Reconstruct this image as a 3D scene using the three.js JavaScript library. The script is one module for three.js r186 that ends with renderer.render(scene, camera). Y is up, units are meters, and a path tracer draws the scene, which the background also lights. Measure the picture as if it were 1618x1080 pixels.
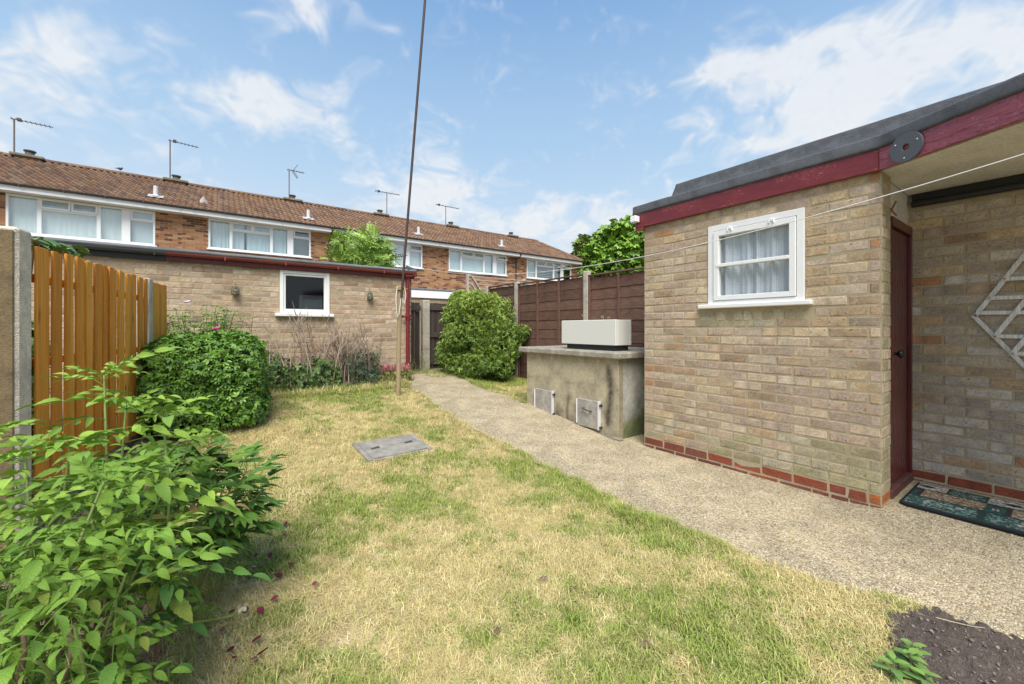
import * as THREE from 'three';
import { mergeGeometries } from 'three/addons/utils/BufferGeometryUtils.js';

// ---------------------------------------------------------------- camera, sky, sun, exposure
const scene = new THREE.Scene();
const YAW = 0.6245, EYE = 1.2345;
const camera = new THREE.PerspectiveCamera(80.09, 1618 / 1080, 0.05, 600);
camera.setViewOffset(1618, 1080, 0, 21.2, 1618, 1080);
camera.position.set(0, EYE, 0);
camera.rotation.set(0, -YAW, 0);
const renderer = new THREE.WebGLRenderer({ antialias: true });
renderer.setSize(1024, 684);
renderer.toneMapping = THREE.LinearToneMapping;
renderer.toneMappingExposure = 1.7;
renderer.shadowMap.enabled = true;
renderer.shadowMap.type = THREE.PCFSoftShadowMap;

const sun = new THREE.DirectionalLight(new THREE.Color(1, 0.95, 0.87), 3.3);
sun.position.set(-10, 28, 12);
sun.target.position.set(1, 0, -5);
sun.castShadow = true;
sun.shadow.mapSize.set(2048, 2048);
Object.assign(sun.shadow.camera, { left: -30, right: 30, top: 30, bottom: -30, near: 1, far: 90 });
sun.shadow.radius = 70;
scene.add(sun, sun.target);

// ---------------------------------------------------------------- random numbers and noise
function rng(seed) {
  let a = seed >>> 0;
  return () => { a = (a + 0x6d2b79f5) | 0; let t = Math.imul(a ^ (a >>> 15), 1 | a); t = (t + Math.imul(t ^ (t >>> 7), 61 | t)) ^ t; return ((t ^ (t >>> 14)) >>> 0) / 4294967296; };
}
const hash2 = (x, y) => { let h = Math.imul(x | 0, 374761393) + Math.imul(y | 0, 668265263); h = Math.imul(h ^ (h >>> 13), 1274126177); return ((h ^ (h >>> 16)) >>> 0) / 4294967296; };
const hcell = (x, y) => { let h = Math.imul(x, 374761393) + Math.imul(y, 668265263) | 0; h = Math.imul(h ^ (h >>> 13), 1274126177); return ((h ^ (h >>> 16)) >>> 0) * 2.3283064365386963e-10; };
function vnoise(x, y, per = 0) {                       // value noise 0..1, periodic when per > 0
  let x0 = Math.floor(x), y0 = Math.floor(y); const fx = x - x0, fy = y - y0;
  const u = fx * fx * (3 - 2 * fx), v = fy * fy * (3 - 2 * fy);
  let x1 = x0 + 1, y1 = y0 + 1;
  if (per) { x0 = ((x0 % per) + per) % per; y0 = ((y0 % per) + per) % per; x1 = x0 + 1 === per ? 0 : x0 + 1; y1 = y0 + 1 === per ? 0 : y0 + 1; }
  const a = hcell(x0, y0), b = hcell(x1, y0), c = hcell(x0, y1), d = hcell(x1, y1);
  return a + (b - a) * u + (c - a) * v + (a - b - c + d) * u * v;
}
function fbm(x, y, oct = 4, per = 0) {
  let s = 0, a = 0.5, n = 0;
  for (let i = 0; i < oct; i++) { s += a * vnoise(x + i * 17 * (per ? 0 : 1), y + i * 31 * (per ? 0 : 1), per); n += a; x *= 2; y *= 2; a *= 0.5; if (per) per *= 2; }
  return s / n;
}
const clamp = (x, a = 0, b = 1) => Math.min(b, Math.max(a, x)), smooth = (a, b, x) => { const t = clamp((x - a) / (b - a)); return t * t * (3 - 2 * t); };
const lerp = (a, b, t) => a + (b - a) * t, mix3 = (a, b, t) => [lerp(a[0], b[0], t), lerp(a[1], b[1], t), lerp(a[2], b[2], t)];
const pick = (r, list) => list[Math.floor(r() * list.length) % list.length];

// ---------------------------------------------------------------- the sky: air that pales towards the horizon, thin broken cloud
{
  const W = 2560, H = 1280, data = new Float32Array(W * H * 4);
  // drifts of cloud: azimuth, elevation, width, height in degrees, strength
  const drifts = [[-11, 23, 9, 6, 0.95], [-16, 19, 9, 4.5, 0.7], [-8, 27, 5, 3.5, 0.6], [5, 26, 8.5, 3.8, 1.05], [0, 23.5, 6, 2.6, 0.6], [11.5, 27.5, 6, 3.4, 0.7], [14, 24, 5.5, 2.4, 0.7], [7, 35, 9, 3, 0.75], [18, 37, 12, 3.5, 0.6],
    [26, 19.5, 8, 5, 0.9], [20, 18, 10, 4, 0.75], [44, 15, 20, 4.5, 0.85], [67, 27.5, 9, 4.4, 1.15], [62, 30.5, 6, 3, 0.6], [75, 24.5, 12, 5.5, 1.15], [72, 29.5, 10, 2.6, 0.6], [56, 24.7, 8, 2.6, 0.6], [85, 25.5, 9, 3, 0.9], [88, 20.5, 11, 4.5, 1.1],
    [55, 36, 6, 2.5, 0.4], [72, 20, 12, 4, 0.9], [-30, 24, 14, 6, 0.9], [110, 26, 16, 6, 1], [140, 30, 18, 7, 0.9], [170, 24, 16, 6, 0.9], [-60, 28, 16, 7, 0.9], [-95, 24, 18, 6, 1], [-130, 30, 16, 6, 0.9], [-160, 22, 14, 5, 0.9],
    [30, 58, 22, 10, 0.7], [-60, 60, 24, 10, 0.7], [130, 60, 26, 10, 0.7]];
  const zen = [0.085, 0.195, 0.40], mid = [0.265, 0.385, 0.52], hor = [0.495, 0.525, 0.55], gnd = [0.14, 0.13, 0.10], cloud = [0.535, 0.545, 0.56];
  for (let j = 0; j < H; j++) {
    const el = ((j + 0.5) / H - 0.5) * Math.PI, eld = el * 180 / Math.PI, y = Math.sin(el);
    let base;
    if (eld < -1) base = gnd; else {
      const t1 = smooth(-2, 25, eld), t2 = smooth(17, 52, eld);
      base = mix3(mix3(hor, mid, t1), zen, t2);
    }
    for (let i = 0; i < W; i++) {
      const o = (j * W + i) * 4;
      if (eld < -1) { data[o] = gnd[0]; data[o + 1] = gnd[1]; data[o + 2] = gnd[2]; data[o + 3] = 1; continue; }
      const round = ((i + 0.5) / W - 0.5) * 2 * Math.PI, x = Math.cos(round), z = Math.sin(round), az = Math.atan2(x, -z) * 180 / Math.PI;
      let m = -0.03 + 0.46 * (1 - smooth(6, 21, eld));
      for (const d of drifts) {
        let da = az - d[0]; if (da > 180) da -= 360; if (da < -180) da += 360;
        if (Math.abs(da) > d[2] * 1.7) continue;
        const de = eld - d[1]; if (Math.abs(de) > d[3] * 1.9) continue;
        m += d[4] * 0.62 * Math.exp(-(da * da) / (d[2] * d[2] * 0.5) - (de * de) / (d[3] * d[3] * 0.55));
      }
      m = Math.min(m, 0.85);
      const k = 1 / (y + 0.42), px = x * Math.cos(el) * k * 9.5 + 40, pz = z * Math.cos(el) * k * 9.5 + 60;
      const wx = fbm(px * 1.1 + 9, pz * 1.1, 2) - 0.5, wz = fbm(px * 1.1, pz * 1.1 + 27, 2) - 0.5;
      const n = fbm(px * 1.5 + wx * 1.7, pz * 1.5 + wz * 1.7, 6), n2 = fbm(px * 7 + wx * 6, pz * 7 + wz * 6, 3);
      let dens = smooth(0.50, 1.16, n * 0.9 + m * 0.72 + (n2 - 0.5) * 0.26);
      dens = Math.min(0.84, dens) * smooth(-1, 3, eld);
      const lit = 0.94 + 0.06 * n2;
      data[o] = lerp(base[0], cloud[0] * lit, dens); data[o + 1] = lerp(base[1], cloud[1] * lit, dens); data[o + 2] = lerp(base[2], cloud[2] * lit, dens); data[o + 3] = 1;
    }
  }
  const t = new THREE.DataTexture(data, W, H, THREE.RGBAFormat, THREE.FloatType);
  t.mapping = THREE.EquirectangularReflectionMapping; t.magFilter = t.minFilter = THREE.LinearFilter; t.wrapS = THREE.RepeatWrapping; t.needsUpdate = true;
  scene.background = t; scene.environment = t;
}

// ---------------------------------------------------------------- coordinates: x to the right, z = -t where t runs along the path towards the gates
const V = (s, y, t) => new THREE.Vector3(s, y, -t);
function groundY(s, t) {
  let y = t < 2.25 ? 0 : t < 3.25 ? 0.05 * (t - 2.25) * (t - 2.25) : t < 6.4 ? 0.05 + 0.1 * (t - 3.25) : t < 7.4 ? 0.365 + 0.1 * (t - 6.4) - 0.05 * (t - 6.4) * (t - 6.4) : 0.415;
  return y * lerp(1, 0.74, smooth(3.4, 4.3, s));
}
function sight(u, v, d) {                               // a point measured on the photograph at a depth d (metres)
  const a = (u - 809) / 642.43, b = (518.83 - v) / 642.43;
  return V((Math.sin(YAW) + Math.cos(YAW) * a) * d, EYE + b * d, (Math.cos(YAW) - Math.sin(YAW) * a) * d);
}
function footing(u, v) {                                // the point of the ground seen there
  let d = 1;
  for (let i = 0; i < 30; i++) { const p = sight(u, v, d); d = (EYE - groundY(p.x, -p.z)) / ((v - 518.83) / 642.43); }
  return sight(u, v, d);
}

// ---------------------------------------------------------------- names, things, parts
const used = new Map();
function numbered(name) { const n = used.get(name) ?? 0; used.set(name, n + 1); return n ? name + '_' + String(n).padStart(3, '0') : name; }
function sh(m) { m.castShadow = m.receiveShadow = true; return m; }
function thing(name, label, category, pos = V(0, 0, 0), turn = 0, group) {
  const o = new THREE.Group(); o.name = numbered(name); o.position.copy(pos); o.rotation.y = turn;
  o.userData = { label, category }; if (group) o.userData.group = group;
  scene.add(o); return o;
}
function solo(name, geo, mat, label, category, group) {
  const m = sh(new THREE.Mesh(geo, mat)); m.name = numbered(name); m.userData = { label, category }; if (group) m.userData.group = group;
  scene.add(m); return m;
}
function structure(name, geo, mat, label, category) {
  const m = sh(new THREE.Mesh(geo, mat)); m.name = numbered(name); m.userData = { kind: 'structure', label, category }; scene.add(m); return m;
}
function part(parent, name, geo, mat, label) {
  const m = sh(new THREE.Mesh(geo, mat)); m.name = name; if (label) m.userData.label = label; parent.add(m); return m;
}
function stuff(parent, name, geo, mat) { const m = part(parent, name, geo, mat); m.userData.kind = 'stuff'; return m; }
function sub(parent, name) { const g = new THREE.Group(); g.name = name; parent.add(g); return g; }
const Q = new THREE.Quaternion(), M4 = new THREE.Matrix4(), E3 = new THREE.Euler(), S3 = new THREE.Vector3(), P3 = new THREE.Vector3();
const trs = (x, y, z, rx = 0, ry = 0, rz = 0, sx = 1, sy = sx, sz = sx) => new THREE.Matrix4().compose(P3.set(x, y, z), Q.setFromEuler(E3.set(rx, ry, rz)), S3.set(sx, sy, sz));

// ---------------------------------------------------------------- geometry helpers
function boxUV(g, ox = 0, oy = 0, scale = 1) {          // uv in metres from position and normal
  const p = g.attributes.position, n = g.attributes.normal, uv = new Float32Array(p.count * 2);
  for (let i = 0; i < p.count; i++) {
    const ax = Math.abs(n.getX(i)), ay = Math.abs(n.getY(i)), az = Math.abs(n.getZ(i));
    let u, v;
    if (az >= ax && az >= ay) { u = p.getX(i); v = p.getY(i); } else if (ax >= ay) { u = p.getZ(i); v = p.getY(i); } else { u = p.getX(i); v = p.getZ(i); }
    uv[2 * i] = u * scale + ox; uv[2 * i + 1] = v * scale + oy;
  }
  g.setAttribute('uv', new THREE.BufferAttribute(uv, 2)); return g;
}
function paint(g, c) {                                   // one vertex colour
  const n = g.attributes.position.count, a = new Float32Array(n * 3);
  for (let i = 0; i < n; i++) { a[3 * i] = c[0]; a[3 * i + 1] = c[1]; a[3 * i + 2] = c[2]; }
  g.setAttribute('color', new THREE.BufferAttribute(a, 3)); return g;
}
function cbox(w, h, d, c = 0.004, jit = 0, r = null, ox = 0, oy = 0) {   // a box with chamfered edges, centred
  c = Math.min(c, w * 0.45, h * 0.45, d * 0.45);
  const H = [w / 2, h / 2, d / 2], corner = {}, pos = [];
  for (const i of [-1, 1]) for (const j of [-1, 1]) for (const k of [-1, 1]) {
    const s = [i, j, k], off = jit ? [(r() - 0.5) * jit, (r() - 0.5) * jit, (r() - 0.5) * jit] : [0, 0, 0], cc = c * (jit ? 0.6 + r() : 1), v = [];
    for (let ax = 0; ax < 3; ax++) v.push([0, 1, 2].map((q) => s[q] * (q === ax ? H[q] : H[q] - cc) + off[q]));
    corner[i + ',' + j + ',' + k] = v;
  }
  const C = (s, ax) => corner[s.join(',')][ax];
  const tri = (a, b, e) => { // orient outwards
    const n = [(b[1] - a[1]) * (e[2] - a[2]) - (b[2] - a[2]) * (e[1] - a[1]), (b[2] - a[2]) * (e[0] - a[0]) - (b[0] - a[0]) * (e[2] - a[2]), (b[0] - a[0]) * (e[1] - a[1]) - (b[1] - a[1]) * (e[0] - a[0])];
    const o = n[0] * (a[0] + b[0] + e[0]) + n[1] * (a[1] + b[1] + e[1]) + n[2] * (a[2] + b[2] + e[2]);
    if (o < 0) pos.push(...a, ...e, ...b); else pos.push(...a, ...b, ...e);
  };
  const quad = (a, b, e, f) => { tri(a, b, e); tri(a, e, f); };
  for (let ax = 0; ax < 3; ax++) {
    const [p, q] = [0, 1, 2].filter((x) => x !== ax);
    for (const sg of [-1, 1]) {
      const at = (x, y) => { const s = [0, 0, 0]; s[ax] = sg; s[p] = x; s[q] = y; return C(s, ax); };
      quad(at(-1, -1), at(1, -1), at(1, 1), at(-1, 1));
    }
    for (const x of [-1, 1]) for (const y of [-1, 1]) {   // edges that run along ax
      const at = (z, f) => { const s = [0, 0, 0]; s[ax] = z; s[p] = x; s[q] = y; return C(s, f); };
      quad(at(-1, p), at(-1, q), at(1, q), at(1, p));
    }
  }
  for (const k in corner) tri(corner[k][0], corner[k][1], corner[k][2]);
  const g = new THREE.BufferGeometry();
  g.setAttribute('position', new THREE.BufferAttribute(new Float32Array(pos), 3));
  g.computeVertexNormals();
  return boxUV(g, ox, oy);
}
function span(x0, x1, y0, y1, z0, z1, c = 0.003) {        // chamfered box between bounds
  return cbox(Math.abs(x1 - x0), Math.abs(y1 - y0), Math.abs(z1 - z0), c).translate((x0 + x1) / 2, (y0 + y1) / 2, (z0 + z1) / 2);
}
const wbox = (s0, s1, y0, y1, t0, t1, c = 0.003) => boxUV(span(s0, s1, y0, y1, -t1, -t0, c));   // the same in garden coordinates
function plank(w, h, d, c, ox, oy) { return cbox(w, h, d, c, 0, null, ox, oy); }
function tube(pts, r0, r1 = r0, seg = 6, steps = 0) {     // tapered tube through points
  const curve = new THREE.CatmullRomCurve3(pts), n = steps || Math.max(2, (pts.length - 1) * 3), g = new THREE.TubeGeometry(curve, n, 1, seg, false), p = g.attributes.position, c = new THREE.Vector3();
  for (let i = 0; i <= n; i++) { curve.getPointAt(i / n, c); const r = lerp(r0, r1, i / n); for (let j = 0; j <= seg; j++) { const k = i * (seg + 1) + j; p.setXYZ(k, c.x + (p.getX(k) - c.x) * r, c.y + (p.getY(k) - c.y) * r, c.z + (p.getZ(k) - c.z) * r); } }
  return g;
}
function bar(a, b, r, seg = 8, r2 = r) {
  const d = new THREE.Vector3().subVectors(b, a), g = new THREE.CylinderGeometry(r2, r, d.length(), seg);
  g.applyQuaternion(new THREE.Quaternion().setFromUnitVectors(new THREE.Vector3(0, 1, 0), d.clone().normalize()));
  return g.translate((a.x + b.x) / 2, (a.y + b.y) / 2, (a.z + b.z) / 2);
}
function batten(a, b, w, d, side) {                       // rectangular bar from a to b; side = direction of its width
  const up = new THREE.Vector3().subVectors(b, a), L = up.length(), y = up.normalize(), z = new THREE.Vector3().crossVectors(side, y).normalize(), x = new THREE.Vector3().crossVectors(y, z);
  const g = cbox(w, L, d, 0.002);
  return g.applyMatrix4(new THREE.Matrix4().makeBasis(x, y, z).setPosition((a.x + b.x) / 2, (a.y + b.y) / 2, (a.z + b.z) / 2));
}
function merge(list) {
  const ix = list.some((g) => !g.index);
  return mergeGeometries(ix ? list.map((g) => (g.index ? g.toNonIndexed() : g)) : list, false);
}
function gridSheet(inside, height, s0, s1, t0, t1, step, uvs = 1) {   // sheet over the ground, cells kept where inside(s, t)
  const nx = Math.round((s1 - s0) / step), ny = Math.round((t1 - t0) / step), pos = [], uv = [], idx = [], id = new Map();
  const at = (i, j) => { const k = i * 10000 + j; if (!id.has(k)) { const s = s0 + (i / nx) * (s1 - s0), t = t0 + (j / ny) * (t1 - t0), q = inside(s, t, true); id.set(k, pos.length / 3); const S = q?.[0] ?? s, T = q?.[1] ?? t; pos.push(S, height(S, T), -T); uv.push(S * uvs, T * uvs); } return id.get(k); };
  for (let i = 0; i < nx; i++) for (let j = 0; j < ny; j++) {
    const s = s0 + ((i + 0.5) / nx) * (s1 - s0), t = t0 + ((j + 0.5) / ny) * (t1 - t0);
    if (!inside(s, t)) continue;
    const a = at(i, j), b = at(i + 1, j), c = at(i + 1, j + 1), d = at(i, j + 1);
    idx.push(a, b, c, a, c, d);
  }
  const g = new THREE.BufferGeometry();
  g.setAttribute('position', new THREE.Float32BufferAttribute(pos, 3)); g.setAttribute('uv', new THREE.Float32BufferAttribute(uv, 2)); g.setIndex(idx); g.computeVertexNormals();
  return g;
}

// ---------------------------------------------------------------- textures
function tex(w, h, fn, srgb = false) {
  const d = new Uint8Array(w * h * 4);
  for (let y = 0; y < h; y++) for (let x = 0; x < w; x++) { const c = fn(x, y), o = (y * w + x) * 4; if (typeof c === 'number') d[o] = d[o + 1] = d[o + 2] = clamp(c) * 255; else { d[o] = clamp(c[0]) * 255; d[o + 1] = clamp(c[1]) * 255; d[o + 2] = clamp(c[2]) * 255; } d[o + 3] = 255; }
  const t = new THREE.DataTexture(d, w, h); t.wrapS = t.wrapT = THREE.RepeatWrapping; t.magFilter = THREE.LinearFilter; t.minFilter = THREE.LinearMipmapLinearFilter; t.generateMipmaps = true;
  if (srgb) t.colorSpace = THREE.SRGBColorSpace;
  t.needsUpdate = true; return t;
}
const rep = (t, x, y = x) => { const c = t.clone(); c.repeat.set(x, y); c.needsUpdate = true; return c; };
const lin = (r, g, b) => new THREE.Color().setRGB(r, g, b);
const std = (c, rough = 0.85, more = {}) => new THREE.MeshStandardMaterial({ color: lin(...c), roughness: rough, ...more });

// faces of bricks: sandy, pitted, streaked; one square = 0.5 m
const brickTex = tex(512, 512, (x, y) => {
  const a = fbm(x / 32, y / 32, 4, 16), b = fbm(x / 5, y / 5, 3, 102), pit = vnoise(x / 4, y / 4, 128), c = vnoise(x / 2, y / 2, 256);
  let v = 0.80 + 0.5 * (a - 0.5) + 0.42 * (b - 0.5) + 0.2 * (c - 0.5); if (pit > 0.88 && a > 0.45) v *= 0.5;
  const w = fbm(x / 26 + 9, y / 26, 3, 0) - 0.5; return [v * (1 + 0.1 * w), v * 0.985, v * (0.97 - 0.3 * w)];
});
const brickBump = tex(512, 512, (x, y) => { const pit = vnoise(x / 4, y / 4, 128); return 0.5 + 0.5 * (fbm(x / 16, y / 16, 5, 32) - 0.5) + 0.3 * (fbm(x / 4, y / 4, 2, 128) - 0.5) - (pit > 0.86 ? 0.4 : 0); });
const grit = tex(512, 512, (x, y) => 0.8 + 0.4 * (fbm(x / 3, y / 3, 3, 170) - 0.5) + 0.25 * (fbm(x / 64, y / 64, 4, 8) - 0.5));
const gritBump = tex(512, 512, (x, y) => fbm(x / 3, y / 3, 3, 170));
const concreteTex = tex(1024, 1024, (x, y) => {
  const big = fbm(x / 128, y / 128, 5, 8), med = fbm(x / 24, y / 24, 4, 42), fine = vnoise(x / 2, y / 2, 512), peb = vnoise(x / 5, y / 5, 204);
  let v = 0.72 + 0.5 * (big - 0.5) + 0.3 * (med - 0.5) + 0.2 * (fine - 0.5); if (peb > 0.86) v *= 1.25; if (peb < 0.1) v *= 0.72;
  return [v, v * 0.99, v * (0.95 - 0.1 * (big - 0.5))];
});
const concreteBump = tex(512, 512, (x, y) => 0.6 * fbm(x / 10, y / 10, 4, 51) + 0.4 * vnoise(x / 2.5, y / 2.5, 204));
const woodTex = tex(512, 1024, (x, y) => {                 // grain along v; one square = 0.5 x 2 m, knots here and there
  let kx = 0; const cx = Math.floor(x / 128), cy = Math.floor(y / 256), hx = hash2(cx + 5, cy + 9);
  if (hx > 0.45) { const px = (cx + 0.3 + 0.4 * hash2(cx, cy)) * 128, py = (cy + 0.3 + 0.4 * hash2(cy + 3, cx)) * 256, dx = (x - px) / 12, dy = (y - py) / 22; kx = Math.exp(-(dx * dx + dy * dy)); }
  const w = fbm(x / 40, y / 256, 3, 4), g = fbm(x / 5 + w * 6 + kx * 3, y / 200, 4, 0) , f = vnoise(x / 1.6, y / 60);
  const v = 0.8 + 0.55 * (g - 0.5) + 0.22 * (f - 0.5) + 0.3 * (w - 0.5) - 0.55 * kx;
  return v;
});
const woodBump = tex(256, 512, (x, y) => 0.6 * fbm(x / 3, y / 90, 3) + 0.4 * vnoise(x / 1.2, y / 40));
// old gloss paint: base colour with fine cracks, worn pale flecks; grain along u; one tile = 1 m x 0.25 m
const paintTex = (base, pale, dark, wear, seed) => tex(1024, 256, (x, y) => {
  const w = fbm(x / 90 + seed, y / 20, 3), g = fbm(x / 60 + w * 3 + seed, y / 4, 4), crack = Math.abs(fbm(x / 130 + seed * 3, y / 9 + w * 1.5, 4) - 0.5), fl = fbm(x / 14 + seed, y / 5, 4), zone = fbm(x / 170 + 7 + seed, y / 70, 3);
  let c = base.map((v) => v * (0.86 + 0.3 * (g - 0.5) + 0.25 * (zone - 0.5)));
  if (zone > 0.62 - wear * 0.25) c = mix3(c, pale, smooth(0.62, 0.74, fl) * 0.4);
  if (zone < 0.4 + wear * 0.3) c = mix3(c, dark, smooth(0.018 * (0.5 + wear), 0.0, crack) * 0.85);
  return c;
});
const feltTex = tex(512, 512, (x, y) => { const v = vnoise(x / 1.7, y / 1.7, 301), a = fbm(x / 90, y / 90, 4, 6); return 0.55 + 0.75 * (v - 0.5) + 0.5 * (a - 0.5); });
const leafTex = tex(128, 256, (x, y) => {                  // u across, v along
  const u = Math.abs(x / 127 - 0.5) * 2, v = y / 255, lat = Math.abs(((v * 9 - u * 1.3) % 1 + 1) % 1 - 0.5) * 2;
  let k = 0.80 + 0.16 * lat + 0.12 * (vnoise(x / 8, y / 8) - 0.5); if (u < 0.07) k = 1.12; else if (lat > 0.9) k = 0.98;
  return [k * 0.95, k, k * 0.9];
});
const leafBump = tex(128, 256, (x, y) => { const u = Math.abs(x / 127 - 0.5) * 2, v = y / 255, lat = Math.abs(((v * 9 - u * 1.3) % 1 + 1) % 1 - 0.5) * 2; return u < 0.06 ? 0.1 : 0.75 - 0.5 * smooth(0.7, 1, lat); });
function worley(x, y, per) {                               // [distance to the nearest point, to the second, id]
  const X = Math.floor(x), Y = Math.floor(y); let d1 = 9, d2 = 9, id = 0;
  for (let i = -1; i <= 1; i++) for (let j = -1; j <= 1; j++) {
    const cx = X + i, cy = Y + j, wx = ((cx % per) + per) % per, wy = ((cy % per) + per) % per, h = hash2(wx, wy);
    const dx = cx + 0.1 + 0.8 * h - x, dy = cy + 0.1 + 0.8 * hash2(wy + 71, wx + 13) - y, d = Math.sqrt(dx * dx * (0.7 + 0.6 * h) + dy * dy);
    if (d < d1) { d2 = d1; d1 = d; id = h; } else if (d < d2) d2 = d;
  }
  return [d1, d2, id];
}
const PEB = 1024, pebH = new Float32Array(PEB * PEB);
const pathTex = tex(PEB, PEB, (x, y) => {                   // exposed pebbles in worn concrete; one square = 1 m
  const w = worley(x / 10.24, y / 10.24, 100), edge = w[1] - w[0], big = fbm(x / 128, y / 128, 4, 8), h = hash2(Math.floor(w[2] * 9999), 7), in1 = smooth(0.02, 0.3, edge) * (h > 0.22 ? 1 : 0);
  pebH[y * PEB + x] = in1 * (0.55 + 0.45 * (1 - w[0])) + 0.1 * vnoise(x / 2, y / 2, 512);
  const cols = [[0.70, 0.57, 0.40], [0.54, 0.44, 0.31], [0.84, 0.77, 0.63], [0.30, 0.24, 0.17], [0.64, 0.50, 0.32], [0.88, 0.84, 0.74], [0.44, 0.39, 0.31], [0.68, 0.59, 0.45], [0.36, 0.28, 0.19]];
  let c = cols[Math.floor(h * 7919) % cols.length]; const m = [0.56, 0.49, 0.36];
  c = mix3(m, c, in1); const k = 0.88 + 0.5 * (big - 0.5) + 0.16 * (vnoise(x / 2, y / 2, 512) - 0.5);
  return [c[0] * k, c[1] * k, c[2] * k];
});
const pathBump = tex(PEB, PEB, (x, y) => pebH[y * PEB + x]);
const soilTex = tex(512, 512, (x, y) => { const a = fbm(x / 20, y / 20, 5, 25), b = vnoise(x / 3, y / 3, 170); const k = 0.75 + 0.7 * (a - 0.5) + 0.4 * (b - 0.5); return [k, k * 0.97, k * 0.95]; });
const mulchTex = tex(512, 512, (x, y) => { const w = worley(x / 9, y / 14, 36), k = 0.45 + 0.6 * w[2] + 0.3 * (w[1] - w[0]); return [k, k * 0.92, k * 0.84]; });

// how green the grass is at a place, 0 = bleached straw, 1 = fresh
function greenness(s, t) {
  let g = 0.47 + 1.0 * (fbm(s * 1.3 + 31, t * 1.1 + 7, 3) - 0.5) + 1.3 * (fbm(s * 4.5 + 3, t * 4.5 + 19, 3) - 0.5) + 0.9 * (fbm(s * 15, t * 13, 2) - 0.5);
  g += 0.5 * Math.exp(-Math.pow((2.36 - s) / 0.3, 2)) * smooth(0.8, 1.3, t) * (1 - smooth(2.6, 4, t));
  g += 0.30 * Math.exp(-Math.pow((s - 1.45) / 0.45, 2) - Math.pow((t - 0.85) / 0.4, 2));
  g += 0.22 * Math.exp(-Math.pow((s - 1.3) / 0.5, 2) - Math.pow((t - 2.6) / 0.35, 2));
  g += 0.2 * Math.exp(-Math.pow((s - 0.3) / 0.3, 2) - Math.pow((t - 1.5) / 0.5, 2));
  g += 0.35 * smooth(5.4, 6.0, t) + 0.3 * smooth(2.9, 3.6, s) * smooth(4.8, 6.2, t);
  g -= 0.35 * Math.exp(-Math.pow((s - 0.75) / 0.8, 2) - Math.pow((t - 4.5) / 1.0, 2));
  g -= 0.25 * Math.exp(-Math.pow((s - 0.6) / 0.35, 2) - Math.pow((t - 1.9) / 0.4, 2));
  g -= 0.3 * Math.exp(-Math.pow((s - 2.1) / 0.35, 2) - Math.pow((t - 0.55) / 0.3, 2));
  return clamp(g);
}
const pathL = (t) => 2.325 + 0.022 * Math.sin(t * 2.3 + 1) + 0.02 * Math.sin(t * 6.1) + 0.015 * Math.sin(t * 17) + 0.17 * smooth(1.0, 0.3, t) + 0.05 * smooth(4.0, 7, t);
const pathR = (s, t) => 3.44 + 0.03 * Math.sin(t * 3.1);
const bedR = (t) => t < 4.3 ? -0.12 + 0.05 * Math.sin(t * 3) - 0.06 * smooth(2.8, 4.0, t) : t < 6.3 ? lerp(-0.15, 0.5, smooth(4.3, 5.6, t)) : 2.3;   // right edge of the planted bed on the left
const isSoil = (s, t) => t < 0.41 + 0.05 * Math.sin(s * 9) && s > 1.93 + 0.9 * Math.max(0, t - 0.2) + 0.05 * Math.sin(t * 13) && s < pathL(t) + 0.02;
const MAN = { s: 1.33, t: 3.78, turn: 0.03 };
const inMan = (s, t, m = 0) => Math.abs(s - MAN.s) < 0.30 + m && Math.abs(t - MAN.t) < 0.235 + m;
function isLawn(s, t) {
  if (isSoil(s, t)) return false;
  if (t > 6.75) return s > 3.4 && s < 4.75 && t < 7.35;
  if (s < pathL(t)) return s > bedR(t);
  return t > 4.5 && s > pathR(s, t) && s < 4.75;
}

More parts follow.
